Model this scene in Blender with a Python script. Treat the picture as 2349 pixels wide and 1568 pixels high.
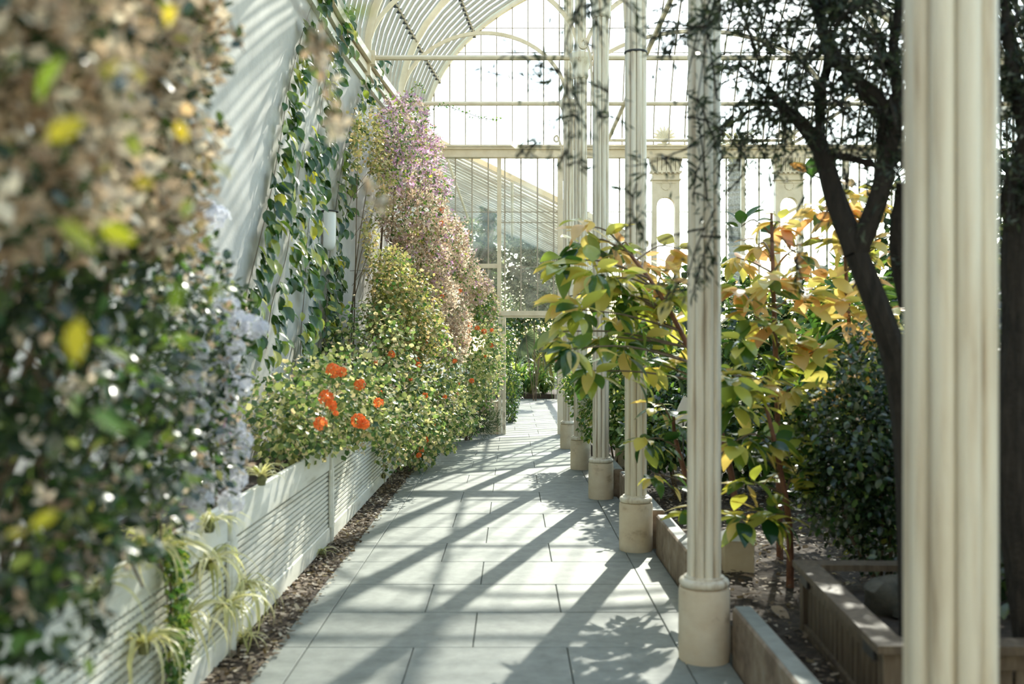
import bpy, math, random
import numpy as np
from mathutils import Vector, Matrix, Quaternion

# ------------------------------------------------------------------ clear
for o in list(bpy.data.objects):
    bpy.data.objects.remove(o, do_unlink=True)
scene = bpy.context.scene
COL = scene.collection
random.seed(7)
RNG = np.random.default_rng(7)
F = 2349 * 35.0 / 36.0          # focal length in pixels
EYE = 1.55

# ------------------------------------------------------------------ camera
cam_d = bpy.data.cameras.new('camera')
cam_d.lens = 35.0
cam_d.sensor_width = 36.0
cam_d.clip_end = 500
cam_d.dof.use_dof = True
cam_d.dof.focus_distance = 12.5
cam_d.dof.aperture_fstop = 1.9
cam = bpy.data.objects.new('camera', cam_d)
COL.objects.link(cam)
cam.location = (0, 0, EYE)
cam.rotation_euler = (math.radians(90), 0, 0)
scene.camera = cam

# ------------------------------------------------------------------ sky, sun, exposure
SUN_DIR = Vector((-0.4224, -1.385, -1.0)).normalized()
world = bpy.data.worlds.new('sky')
scene.world = world
world.use_nodes = True
wn = world.node_tree
wn.nodes.clear()
sky = wn.nodes.new('ShaderNodeTexSky')
sky.sky_type = 'NISHITA'
sky.sun_disc = False
sky.sun_elevation = math.radians(34.6)
sky.sun_rotation = math.radians(17)
sky.air_density = 1.0
sky.dust_density = 0.6
sky.ozone_density = 1.0
bgn = wn.nodes.new('ShaderNodeBackground')
bgn.inputs['Strength'].default_value = 0.48
wo = wn.nodes.new('ShaderNodeOutputWorld')
tint = wn.nodes.new('ShaderNodeMix')
tint.data_type = 'RGBA'
tint.blend_type = 'MULTIPLY'
tint.inputs['Factor'].default_value = 1.0
tint.inputs['B'].default_value = (1.0, 0.98, 0.86, 1)
wn.links.new(sky.outputs[0], tint.inputs['A'])
wn.links.new(tint.outputs['Result'], bgn.inputs['Color'])
wn.links.new(bgn.outputs[0], wo.inputs['Surface'])

sun_d = bpy.data.lights.new('sun', 'SUN')
sun_d.energy = 7.5
sun_d.angle = math.radians(0.6)
sun_d.color = (1.0, 0.95, 0.84)
sun = bpy.data.objects.new('sun', sun_d)
COL.objects.link(sun)
sun.rotation_euler = SUN_DIR.to_track_quat('-Z', 'Y').to_euler()
sun.location = (6, 20, 14)

vs = scene.view_settings
vs.view_transform = 'Standard'
vs.look = 'None'
vs.gamma = 1.0
vs.use_curve_mapping = False
vs.exposure = 0.48

# ------------------------------------------------------------------ helpers
def P(px, py, Y):
    """world point seen at pixel (px,py) at distance Y"""
    return Vector(((px - 1174.5) / F * Y, Y, EYE - (py - 784) / F * Y))

WL = {}
MESH_BY_MAT = {}
def link(o, parent=None, wl=(0, 0, 0)):
    COL.objects.link(o)
    o.parent = parent
    WL[o.name] = Vector(wl)
    return o

def props(o, label=None, cat=None, group=None, kind=None):
    if label: o['label'] = label
    if cat: o['category'] = cat
    if group: o['group'] = group
    if kind: o['kind'] = kind
    return o

def thing(name, label, cat, loc=(0, 0, 0), group=None):
    o = bpy.data.objects.new(name, None)
    o.empty_display_size = 0.05
    link(o, None, loc)
    o.location = loc
    return props(o, label, cat, group)

def base_of(parent):
    return WL[parent.name] if parent else Vector((0, 0, 0))

def obj(name, me, mat=None, parent=None, origin=None):
    """mesh given in world coordinates -> object, child of parent"""
    if mat is not None and len(me.materials) == 0:
        me.materials.append(mat)
    o = bpy.data.objects.new(name, me)
    b = base_of(parent)
    link(o, parent, b)
    if b.length > 0:
        me.transform(Matrix.Translation(-b))
    if parent is None and origin is not None:
        origin = Vector(origin)
        me.transform(Matrix.Translation(-origin))
        o.location = origin
        WL[o.name] = origin
    return o

def place(name, me, parent, loc, rot=None, scale=1.0, mat=None):
    """shared mesh placed at a world location under parent; one mesh copy for each material"""
    if mat is not None:
        if len(me.materials) == 0:
            me.materials.append(mat)
        elif me.materials[0] != mat:
            key = (me.name, mat.name)
            if key not in MESH_BY_MAT:
                MESH_BY_MAT[key] = me.copy()
                MESH_BY_MAT[key].materials[0] = mat
            me = MESH_BY_MAT[key]
    o = bpy.data.objects.new(name, me)
    b = base_of(parent)
    loc = Vector(loc)
    link(o, parent, loc)
    o.location = loc - b
    if rot is not None:
        o.rotation_euler = rot.to_euler() if not isinstance(rot, (tuple, list)) else rot
    o.scale = (scale,) * 3 if not isinstance(scale, (tuple, list)) else scale
    return o

class MB:
    def __init__(s):
        s.v = []; s.f = []
    def add(s, vs_, fs):
        n = len(s.v)
        s.v += [tuple(v) for v in vs_]
        s.f += [tuple(i + n for i in f) for f in fs]
        return s
    def box(s, x0, x1, y0, y1, z0, z1):
        return s.add([(x0, y0, z0), (x1, y0, z0), (x1, y1, z0), (x0, y1, z0),
                      (x0, y0, z1), (x1, y0, z1), (x1, y1, z1), (x0, y1, z1)],
                     [(3, 2, 1, 0), (4, 5, 6, 7), (0, 1, 5, 4), (1, 2, 6, 5), (2, 3, 7, 6), (3, 0, 4, 7)])
    def cbox(s, x0, x1, y0, y1, z0, z1, b=0.01):
        """box with a chamfered top and vertical corners"""
        def ring(z, i):
            return [(x0 + i + b, y0 + i, z), (x1 - i - b, y0 + i, z), (x1 - i, y0 + i + b, z), (x1 - i, y1 - i - b, z),
                    (x1 - i - b, y1 - i, z), (x0 + i + b, y1 - i, z), (x0 + i, y1 - i - b, z), (x0 + i, y0 + i + b, z)]
        r = ring(z0, 0) + ring(z1 - b, 0) + ring(z1, b)
        f = []
        for k in range(2):
            for j in range(8):
                f.append((k * 8 + j, k * 8 + (j + 1) % 8, k * 8 + 8 + (j + 1) % 8, k * 8 + 8 + j))
        f.append(tuple(range(16, 24))); f.append(tuple(range(7, -1, -1)))
        return s.add(r, f)
    def lathe(s, prof, n=24, c=(0, 0), fn=None, cap=True):
        m = len(prof); vv = []; ff = []
        for (r, z) in prof:
            for k in range(n):
                a = 2 * math.pi * k / n
                q = r * (fn(a) if fn else 1)
                vv.append((c[0] + q * math.cos(a), c[1] + q * math.sin(a), z))
        for i in range(m - 1):
            for k in range(n):
                k2 = (k + 1) % n
                ff.append((i * n + k, i * n + k2, (i + 1) * n + k2, (i + 1) * n + k))
        if cap:
            ff.append(tuple(range(n - 1, -1, -1)))
            ff.append(tuple(range((m - 1) * n, m * n)))
        return s.add(vv, ff)
    def tube(s, pts, rad, n=6, cap=True):
        pts = [Vector(p) for p in pts]
        m = len(pts)
        if not isinstance(rad, (list, tuple)):
            rad = [rad] * m
        vv = []; ff = []
        up = Vector((0, 0, 1))
        t0 = (pts[1] - pts[0]).normalized()
        a = t0.orthogonal().normalized()
        for i in range(m):
            t = (pts[min(i + 1, m - 1)] - pts[max(i - 1, 0)]).normalized()
            a = (a - t * a.dot(t))
            a = a.normalized() if a.length > 1e-6 else t.orthogonal().normalized()
            b = t.cross(a)
            for k in range(n):
                w = 2 * math.pi * k / n
                vv.append(pts[i] + (a * math.cos(w) + b * math.sin(w)) * rad[i])
        for i in range(m - 1):
            for k in range(n):
                k2 = (k + 1) % n
                ff.append((i * n + k, i * n + k2, (i + 1) * n + k2, (i + 1) * n + k))
        if cap:
            ff.append(tuple(range(n - 1, -1, -1)))
            ff.append(tuple(range((m - 1) * n, m * n)))
        return s.add(vv, ff)
    def bar(s, pts, side, w, d):
        """rectangular section swept along pts; side = width direction, d = depth across"""
        pts = [Vector(p) for p in pts]; m = len(pts); side = Vector(side).normalized()
        vv = []; ff = []
        for i in range(m):
            t = (pts[min(i + 1, m - 1)] - pts[max(i - 1, 0)]).normalized()
            n = t.cross(side).normalized()
            for (u, q) in ((-1, -1), (1, -1), (1, 1), (-1, 1)):
                vv.append(pts[i] + side * (u * w / 2) + n * (q * d / 2))
        for i in range(m - 1):
            for k in range(4):
                k2 = (k + 1) % 4
                ff.append((i * 4 + k, i * 4 + k2, (i + 1) * 4 + k2, (i + 1) * 4 + k))
        ff.append((3, 2, 1, 0)); ff.append(tuple(range((m - 1) * 4, m * 4)))
        return s.add(vv, ff)
    def mesh(s, name='mesh', smooth=False):
        me = bpy.data.meshes.new(name)
        me.from_pydata(s.v, [], s.f)
        if smooth:
            me.polygons.foreach_set('use_smooth', [True] * len(me.polygons))
        me.update()
        if smooth:
            me.set_sharp_from_angle(angle=0.75)
        return me
    def build(s, name, mat, parent=None, smooth=False, origin=None):
        return obj(name, s.mesh(name, smooth), mat, parent, origin)

def smooth_path(pts, n=6):
    """Catmull-Rom through pts"""
    pts = [Vector(p) for p in pts]
    out = []
    for i in range(len(pts) - 1):
        p0 = pts[max(i - 1, 0)]; p1 = pts[i]; p2 = pts[i + 1]; p3 = pts[min(i + 2, len(pts) - 1)]
        for k in range(n):
            t = k / n
            out.append(0.5 * ((2 * p1) + (p2 - p0) * t + (2 * p0 - 5 * p1 + 4 * p2 - p3) * t * t + (3 * p1 - p0 - 3 * p2 + p3) * t ** 3))
    out.append(pts[-1])
    return out

# ------------------------------------------------------------------ materials
def nmat(name):
    m = bpy.data.materials.new(name)
    m.use_nodes = True
    nt = m.node_tree
    nt.nodes.clear()
    out = nt.nodes.new('ShaderNodeOutputMaterial')
    return m, nt, out

def ramp(nt, stops):
    r = nt.nodes.new('ShaderNodeValToRGB')
    e = r.color_ramp.elements
    while len(e) < len(stops):
        e.new(0.5)
    for i, (p, c) in enumerate(stops):
        e[i].position = p
        e[i].color = (*c, 1)
    return r

def solid(name, stops, rough=0.6, scale=6.0, detail=4.0, bump=0.0, bscale=60.0, spec=0.4, stretch=(1, 1, 1), metal=0.0):
    """paint / stone / wood: noise through a ramp, fine bump"""
    m, nt, out = nmat(name)
    L = nt.links.new
    tc = nt.nodes.new('ShaderNodeTexCoord')
    geo = nt.nodes.new('ShaderNodeNewGeometry')
    mp = nt.nodes.new('ShaderNodeMapping')
    mp.inputs['Scale'].default_value = stretch
    L(geo.outputs['Position'], mp.inputs['Vector'])
    nz = nt.nodes.new('ShaderNodeTexNoise')
    nz.inputs['Scale'].default_value = scale
    nz.inputs['Detail'].default_value = detail
    nz.inputs['Roughness'].default_value = 0.62
    L(mp.outputs[0], nz.inputs['Vector'])
    r = ramp(nt, stops)
    L(nz.outputs['Fac'], r.inputs[0])
    b = nt.nodes.new('ShaderNodeBsdfPrincipled')
    b.inputs['Roughness'].default_value = rough
    b.inputs['Specular IOR Level'].default_value = spec
    b.inputs['Metallic'].default_value = metal
    L(r.outputs[0], b.inputs['Base Color'])
    if bump > 0:
        n2 = nt.nodes.new('ShaderNodeTexNoise')
        n2.inputs['Scale'].default_value = bscale
        n2.inputs['Detail'].default_value = 3
        L(geo.outputs['Position'], n2.inputs['Vector'])
        bp = nt.nodes.new('ShaderNodeBump')
        bp.inputs['Strength'].default_value = bump
        bp.inputs['Distance'].default_value = 0.01
        L(n2.outputs['Fac'], bp.inputs['Height'])
        L(bp.outputs[0], b.inputs['Normal'])
    L(b.outputs[0], out.inputs['Surface'])
    return m

def leafmat(name, stops, trans=0.45, tgain=1.6, rough=0.35, spec=0.5, single=False, warm=(1.0, 1.0, 0.6)):
    """leaf with real light coming through it; hue differs from leaf to leaf"""
    m, nt, out = nmat(name)
    L = nt.links.new
    if single:
        oi = nt.nodes.new('ShaderNodeObjectInfo')
        src = oi.outputs['Random']
    else:
        at = nt.nodes.new('ShaderNodeAttribute')
        at.attribute_name = 'var'
        src = at.outputs['Fac']
    r = ramp(nt, stops)
    L(src, r.inputs[0])
    b = nt.nodes.new('ShaderNodeBsdfPrincipled')
    b.inputs['Roughness'].default_value = rough
    b.inputs['Specular IOR Level'].default_value = spec
    L(r.outputs[0], b.inputs['Base Color'])
    mx = nt.nodes.new('ShaderNodeMix')
    mx.data_type = 'RGBA'
    mx.blend_type = 'MULTIPLY'
    mx.inputs['Factor'].default_value = 1.0
    L(r.outputs[0], mx.inputs['A'])
    mx.inputs['B'].default_value = (warm[0] * tgain, warm[1] * tgain, warm[2] * tgain, 1)
    tr = nt.nodes.new('ShaderNodeBsdfTranslucent')
    L(mx.outputs['Result'], tr.inputs['Color'])
    sh = nt.nodes.new('ShaderNodeMixShader')
    sh.inputs[0].default_value = trans
    L(b.outputs[0], sh.inputs[1])
    L(tr.outputs[0], sh.inputs[2])
    L(sh.outputs[0], out.inputs['Surface'])
    return m

def glassmat(name, tint=(0.93, 0.97, 0.96), gloss=0.05, dirt=0.06, dirtcol=(0.8, 0.82, 0.78), dscale=3.0):
    """thin pane: clear, slightly mirroring, with a film of grime that scatters"""
    m, nt, out = nmat(name)
    L = nt.links.new
    t = nt.nodes.new('ShaderNodeBsdfTransparent')
    t.inputs['Color'].default_value = (*tint, 1)
    g = nt.nodes.new('ShaderNodeBsdfGlossy')
    g.inputs['Roughness'].default_value = 0.05
    s1 = nt.nodes.new('ShaderNodeMixShader')
    s1.inputs[0].default_value = gloss
    L(t.outputs[0], s1.inputs[1]); L(g.outputs[0], s1.inputs[2])
    tl = nt.nodes.new('ShaderNodeBsdfTranslucent')
    tl.inputs['Color'].default_value = (*dirtcol, 1)
    df = nt.nodes.new('ShaderNodeBsdfDiffuse')
    df.inputs['Color'].default_value = (*dirtcol, 1)
    ad = nt.nodes.new('ShaderNodeMixShader')
    ad.inputs[0].default_value = 0.35
    L(tl.outputs[0], ad.inputs[1]); L(df.outputs[0], ad.inputs[2])
    geo = nt.nodes.new('ShaderNodeNewGeometry')
    nz = nt.nodes.new('ShaderNodeTexNoise')
    nz.inputs['Scale'].default_value = dscale
    nz.inputs['Detail'].default_value = 5
    L(geo.outputs['Position'], nz.inputs['Vector'])
    mr = nt.nodes.new('ShaderNodeMapRange')
    mr.inputs['From Min'].default_value = 0.35
    mr.inputs['From Max'].default_value = 0.7
    mr.inputs['To Min'].default_value = dirt * 0.3
    mr.inputs['To Max'].default_value = dirt * 1.7
    L(nz.outputs['Fac'], mr.inputs['Value'])
    s2 = nt.nodes.new('ShaderNodeMixShader')
    L(mr.outputs[0], s2.inputs[0])
    L(s1.outputs[0], s2.inputs[1]); L(ad.outputs[0], s2.inputs[2])
    L(s2.outputs[0], out.inputs['Surface'])
    return m

M = {}
M['cream'] = solid('cream_paint', [(0.30, (0.42, 0.32, 0.21)), (0.42, (0.68, 0.59, 0.45)), (0.56, (0.80, 0.735, 0.60)), (0.8, (0.86, 0.805, 0.67))], 0.42, 3.0, 7, 0.05, 40, stretch=(9, 9, 0.5))
M['iron'] = solid('cream_ironwork', [(0.3, (0.667, 0.564, 0.402)), (0.7, (0.828, 0.724, 0.552))], 0.45, 4.0)
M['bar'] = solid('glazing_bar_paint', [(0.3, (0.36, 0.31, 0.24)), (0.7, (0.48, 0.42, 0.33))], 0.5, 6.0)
M['plinth'] = solid('plinth_stone', [(0.28, (0.396, 0.286, 0.165)), (0.42, (0.704, 0.583, 0.418)), (0.75, (0.814, 0.715, 0.550))], 0.6, 5.0, 8, 0.2, 45, stretch=(1, 1, 1.5))
M['wall'] = solid('limewash_wall', [(0.3, (0.43, 0.415, 0.385)), (0.7, (0.55, 0.535, 0.50))], 0.85, 2.5, 6, 0.25, 30)
M['slab'] = solid('path_slab', [(0.3, (0.18, 0.195, 0.175)), (0.55, (0.25, 0.267, 0.24)), (0.75, (0.305, 0.32, 0.29))], 0.6, 9.0, 8, 0.12, 120)
M['joint'] = solid('slab_joint', [(0.3, (0.09, 0.09, 0.075)), (0.7, (0.13, 0.13, 0.11))], 0.9, 20)
M['soil'] = solid('soil', [(0.3, (0.030, 0.022, 0.016)), (0.7, (0.085, 0.062, 0.045))], 0.95, 25, 6, 0.8, 50)
M['kerb'] = solid('kerb_stone', [(0.3, (0.14, 0.095, 0.065)), (0.55, (0.29, 0.22, 0.16)), (0.75, (0.40, 0.34, 0.27))], 0.75, 8, 8, 0.25, 50)
M['white_wood'] = solid('white_painted_wood', [(0.28, (0.483, 0.460, 0.356)), (0.45, (0.759, 0.747, 0.644)), (0.75, (0.874, 0.862, 0.770))], 0.55, 4, 7, 0.1, 40, stretch=(1, 0.4, 3))
M['brown_wood'] = solid('weathered_brown_wood', [(0.3, (0.06, 0.042, 0.028)), (0.55, (0.14, 0.105, 0.07)), (0.75, (0.22, 0.18, 0.13))], 0.55, 5, 7, 0.2, 40, stretch=(6, 6, 0.8))
M['dark_iron'] = solid('dark_iron', [(0.3, (0.02, 0.02, 0.02)), (0.7, (0.05, 0.05, 0.05))], 0.4, 10)
M['lamp_white'] = solid('enamel_white', [(0.3, (0.72, 0.72, 0.70)), (0.7, (0.82, 0.82, 0.80))], 0.35, 3)
M['rock'] = solid('mossy_rock', [(0.3, (0.04, 0.04, 0.03)), (0.7, (0.14, 0.125, 0.095))], 0.9, 10, 8, 0.6, 30)
M['bark'] = solid('dark_bark', [(0.3, (0.010, 0.009, 0.007)), (0.7, (0.042, 0.034, 0.027))], 0.9, 14, 8, 0.7, 40, stretch=(3, 3, 0.6))
M['red_bark'] = solid('red_brown_stem', [(0.3, (0.10, 0.04, 0.02)), (0.7, (0.26, 0.12, 0.07))], 0.7, 14)
M['green_stem'] = solid('green_stem', [(0.3, (0.10, 0.11, 0.04)), (0.7, (0.22, 0.22, 0.09))], 0.6, 14)
M['brown_stem'] = solid('brown_stem', [(0.3, (0.10, 0.065, 0.04)), (0.7, (0.22, 0.16, 0.10))], 0.7, 14)
M['palm_bark'] = solid('shaggy_palm_bark', [(0.3, (0.10, 0.09, 0.07)), (0.7, (0.36, 0.33, 0.28))], 0.9, 18, 8, 0.8, 30)
M['glass'] = glassmat('window_glass', dirt=0.05)
M['roof_glass'] = glassmat('roof_glass', dirt=0.10, dscale=2.0)
M['far_glass'] = glassmat('grimy_far_glass', tint=(0.92, 0.95, 0.9), dirt=0.32, dirtcol=(0.84, 0.82, 0.70), dscale=2.4)
M['grass'] = solid('lawn', [(0.3, (0.05, 0.09, 0.03)), (0.7, (0.12, 0.17, 0.06))], 0.9, 3)
# leaves
G = leafmat
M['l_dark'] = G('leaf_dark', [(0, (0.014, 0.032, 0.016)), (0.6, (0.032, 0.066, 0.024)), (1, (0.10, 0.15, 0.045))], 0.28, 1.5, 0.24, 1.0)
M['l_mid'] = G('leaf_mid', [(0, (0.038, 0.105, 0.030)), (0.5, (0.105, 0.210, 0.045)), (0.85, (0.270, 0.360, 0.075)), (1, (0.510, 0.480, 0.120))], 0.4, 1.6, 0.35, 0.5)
M['l_ger'] = G('leaf_geranium', [(0, (0.05, 0.12, 0.035)), (0.35, (0.16, 0.26, 0.08)), (0.65, (0.44, 0.48, 0.18)), (0.86, (0.78, 0.72, 0.38)), (1, (0.84, 0.66, 0.42))], 0.45, 1.3, 0.35, 0.7, warm=(1, 1, .75))
M['l_ger1'] = G('leaf_geranium_single', [(0, (0.05, 0.12, 0.035)), (0.35, (0.16, 0.26, 0.08)), (0.65, (0.44, 0.48, 0.18)), (0.86, (0.78, 0.72, 0.38)), (1, (0.84, 0.66, 0.42))], 0.45, 1.3, 0.35, 0.7, single=True, warm=(1, 1, .75))
M['l_ivy'] = G('leaf_vine', [(0, (0.018, 0.055, 0.018)), (0.55, (0.05, 0.12, 0.028)), (0.8, (0.16, 0.24, 0.04)), (1, (0.56, 0.52, 0.07))], 0.4, 1.5, 0.26, 0.8, single=True)
M['l_creep'] = G('leaf_creeper', [(0, (0.14, 0.17, 0.06)), (0.35, (0.36, 0.36, 0.13)), (0.7, (0.64, 0.53, 0.24)), (1, (0.74, 0.50, 0.30))], 0.45, 1.2, 0.5, 0.4, warm=(1, 1, .8))
M['l_rubber'] = G('leaf_rubber', [(0, (0.02, 0.08, 0.025)), (0.30, (0.09, 0.19, 0.04)), (0.48, (0.42, 0.49, 0.09)), (0.75, (0.76, 0.70, 0.20)), (1, (0.84, 0.60, 0.26))], 0.48, 1.2, 0.20, 0.9, single=True, warm=(1.0, 1.0, 0.55))
M['l_orange'] = G('leaf_orange', [(0, (0.08, 0.16, 0.04)), (0.14, (0.50, 0.50, 0.12)), (0.4, (0.80, 0.68, 0.27)), (0.75, (0.84, 0.60, 0.33)), (1, (0.80, 0.40, 0.19))], 0.5, 1.2, 0.20, 0.9, single=True, warm=(1.0, 0.97, 0.68))
M['l_olive'] = G('leaf_olive', [(0, (0.015, 0.025, 0.015)), (0.6, (0.035, 0.055, 0.03)), (1, (0.10, 0.12, 0.07))], 0.25, 1.4, 0.35, 0.5)
M['l_spider'] = G('leaf_spider', [(0, (0.375, 0.400, 0.150)), (0.5, (0.700, 0.675, 0.400)), (1, (0.875, 0.800, 0.550))], 0.4, 1.3, 0.35, 0.5, single=True)
M['l_strap'] = G('leaf_strap', [(0, (0.05, 0.13, 0.04)), (0.6, (0.13, 0.25, 0.07)), (1, (0.46, 0.48, 0.16))], 0.4, 1.4, 0.28, 0.8, single=True)
M['l_dryfrond'] = G('leaf_dry_frond', [(0, (0.20, 0.20, 0.08)), (1, (0.42, 0.38, 0.18))], 0.4, 1.3, 0.5, 0.3, single=True)
M['l_grey'] = G('leaf_grey', [(0, (0.130, 0.169, 0.117)), (0.6, (0.260, 0.299, 0.208)), (1, (0.468, 0.494, 0.364))], 0.4, 1.3, 0.5, 0.4)
M['l_shade'] = G('leaf_rosemary', [(0, (0.03, 0.06, 0.03)), (1, (0.11, 0.15, 0.07))], 0.3, 1.4, 0.5, 0.3)
M['l_litter'] = G('leaf_litter', [(0, (0.07, 0.05, 0.035)), (0.5, (0.22, 0.16, 0.11)), (0.85, (0.42, 0.34, 0.26)), (1, (0.70, 0.64, 0.54))], 0.2, 1.2, 0.7, 0.2)
M['l_fallen'] = G('leaf_fallen', [(0, (0.22, 0.14, 0.08)), (1, (0.46, 0.34, 0.22))], 0.25, 1.2, 0.5, 0.3, single=True)
M['bract_dry'] = G('bract_dry', [(0, (0.30, 0.20, 0.14)), (0.5, (0.63, 0.49, 0.38)), (1, (0.85, 0.75, 0.63))], 0.5, 1.2, 0.7, 0.2, warm=(1, 0.96, 0.86))
M['bract_pale'] = G('bract_pale', [(0, (0.34, 0.24, 0.16)), (0.5, (0.64, 0.51, 0.38)), (1, (0.86, 0.80, 0.68))], 0.5, 1.15, 0.6, 0.3, warm=(1, 0.96, 0.85))
M['bract_pink'] = G('bract_pink', [(0, (0.42, 0.22, 0.38)), (0.5, (0.60, 0.40, 0.52)), (1, (0.74, 0.60, 0.62))], 0.5, 1.2, 0.6, 0.2, warm=(1, 0.9, 1))
M['petal_orange'] = G('petal_orange', [(0, (0.84, 0.12, 0.02)), (1, (0.95, 0.32, 0.09))], 0.45, 1.1, 0.6, 0.2, warm=(1, 1, 1))
M['petal_lilac'] = G('petal_lilac', [(0, (0.68, 0.68, 0.76)), (1, (0.86, 0.86, 0.88))], 0.4, 1.1, 0.6, 0.2, warm=(1, 1, 1))
M['petal_rose'] = solid('petal_rose', [(0.3, (0.70, 0.30, 0.50)), (0.7, (0.82, 0.46, 0.62))], 0.6, 40)

# ------------------------------------------------------------------ leaf shapes and foliage
def leaf_tpl(kind):
    """unit leaf: axis +Y (length 1), face +Z; returns verts, tris"""
    if kind == 'diamond':
        v = [(0, 0, 0), (-0.26, 0.45, 0.07), (0, 1, -0.05), (0.26, 0.45, 0.07)]
        f = [(0, 2, 1), (0, 3, 2)]
    elif kind == 'narrow':
        v = [(0, 0, 0), (-0.11, 0.5, 0.03), (0, 1, -0.08), (0.11, 0.5, 0.03)]
        f = [(0, 2, 1), (0, 3, 2)]
    elif kind == 'oval':
        v = [(0, 0, 0), (-0.28, 0.3, 0.06), (0, 0.4, 0.02), (0.28, 0.3, 0.06), (-0.24, 0.7, 0.03), (0.24, 0.7, 0.03), (0, 1, -0.1)]
        f = [(0, 2, 1), (0, 3, 2), (1, 2, 4), (2, 3, 5), (2, 6, 4), (2, 5, 6)]
    elif kind == 'round':
        v = [(0, 0.08, 0)]
        n = 8
        for k in range(n):
            a = -math.pi / 2 + 0.35 + (2 * math.pi - 0.7) * k / (n - 1)
            rr = 0.5 * (1.0 if k % 2 else 0.88)
            v.append((rr * math.cos(a), 0.45 + rr * math.sin(a), 0.09 * (1 if k % 2 else -0.4)))
        f = [(0, k, k + 1) for k in range(1, n)]
    elif kind == 'bract':
        v = []; f = []
        for k in range(3):
            a = 2 * math.pi * k / 3
            ca, sa = math.cos(a), math.sin(a)
            q = [(0, 0, 0), (-0.34, 0.5, 0.34), (0, 0.95, 0.75), (0.34, 0.5, 0.34)]
            b = len(v)
            v += [(x * ca - y * sa, x * sa + y * ca, z) for x, y, z in q]
            f += [(b, b + 3, b + 2), (b, b + 2, b + 1)]
    elif kind == 'chip':
        v = [(-0.3, 0, 0), (0.3, 0.05, 0.05), (0.22, 0.9, 0.12), (-0.25, 1.0, 0)]
        f = [(0, 1, 2), (0, 2, 3)]
    return np.array(v, float), np.array(f, int)

TPL = {k: leaf_tpl(k) for k in ('diamond', 'narrow', 'oval', 'round', 'bract', 'chip')}

def unit(a):
    return a / np.maximum(np.linalg.norm(a, axis=1, keepdims=True), 1e-9)

def cloud(name, pos, axis, nrm, size, tpl, mat, parent, stuff=True, var=None):
    """many small leaves in one mesh"""
    pos = np.asarray(pos, float)
    n = len(pos)
    v, f = TPL[tpl]
    y = unit(np.asarray(axis, float))
    z = np.asarray(nrm, float)
    z = z - (z * y).sum(1, keepdims=True) * y
    z = unit(z + 1e-6)
    x = np.cross(y, z)
    s = np.broadcast_to(np.asarray(size, float), (n,))[:, None, None]
    R = np.stack([x, y, z], axis=1)              # n,3(local),3(world)
    W = np.einsum('vk,nkw->nvw', v, R) * s + pos[:, None, :]
    nv, nf = len(v), len(f)
    tri = (f[None] + (np.arange(n) * nv)[:, None, None]).reshape(-1, 3)
    me = bpy.data.meshes.new(name)
    me.vertices.add(n * nv)
    me.vertices.foreach_set('co', W.reshape(-1))
    me.loops.add(n * nf * 3)
    me.loops.foreach_set('vertex_index', tri.reshape(-1).astype(np.int32))
    me.polygons.add(n * nf)
    me.polygons.foreach_set('loop_start', (np.arange(n * nf) * 3).astype(np.int32))
    if var is None:
        var = RNG.random(n)
    at = me.attributes.new('var', 'FLOAT', 'POINT')
    at.data.foreach_set('value', np.repeat(var, nv).astype(np.float32))
    me.update(calc_edges=True)
    me.validate()
    o = obj(name, me, mat, parent)
    if stuff:
        o['kind'] = 'stuff'
    return o

def blob_points(blobs, n, shell=0.55):
    """random points in ellipsoids, denser towards the skin; returns pos, outward"""
    vol = np.array([b[1][0] * b[1][1] + b[1][1] * b[1][2] + b[1][0] * b[1][2] for b in blobs])
    cnt = RNG.multinomial(n, vol / vol.sum())
    P_, O_ = [], []
    for (c, r), k in zip(blobs, cnt):
        d = unit(RNG.normal(size=(k, 3)))
        q = shell + (1 - shell) * RNG.random((k, 1)) ** 0.7
        q = q * (1 + 0.10 * RNG.normal(size=(k, 1)))
        P_.append(np.array(c) + d * q * np.array(r))
        O_.append(unit(d / np.array(r)))
    return np.concatenate(P_), np.concatenate(O_)

def bush(name, blobs, n, size, tpl, mat, parent, droop=0.3, shell=0.55, zmin=None, jitter=0.6, xmin=None, keep=None, up=0.9):
    p, o = blob_points(blobs, n, shell)
    ok = np.ones(len(p), bool)
    if zmin is not None: ok &= p[:, 2] > zmin
    if xmin is not None: ok &= p[:, 0] > xmin
    if keep is not None: ok &= keep(p)
    p, o = p[ok], o[ok]
    k = len(p)
    ax = o * 0.6 + RNG.normal(size=(k, 3)) * jitter + np.array([0, 0, -droop])
    nr = o + np.array([0, 0, up]) + RNG.normal(size=(k, 3)) * 0.5
    s = size * (0.65 + 0.7 * RNG.random(k))
    return cloud(name, p, ax, nr, s, tpl, mat, parent)

def rotm(axis, nrm):
    y = Vector(axis).normalized()
    z = Vector(nrm)
    z = z - y * z.dot(y)
    z = z.normalized() if z.length > 1e-5 else y.orthogonal().normalized()
    x = y.cross(z)
    return Matrix((x, y, z)).transposed()

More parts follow.
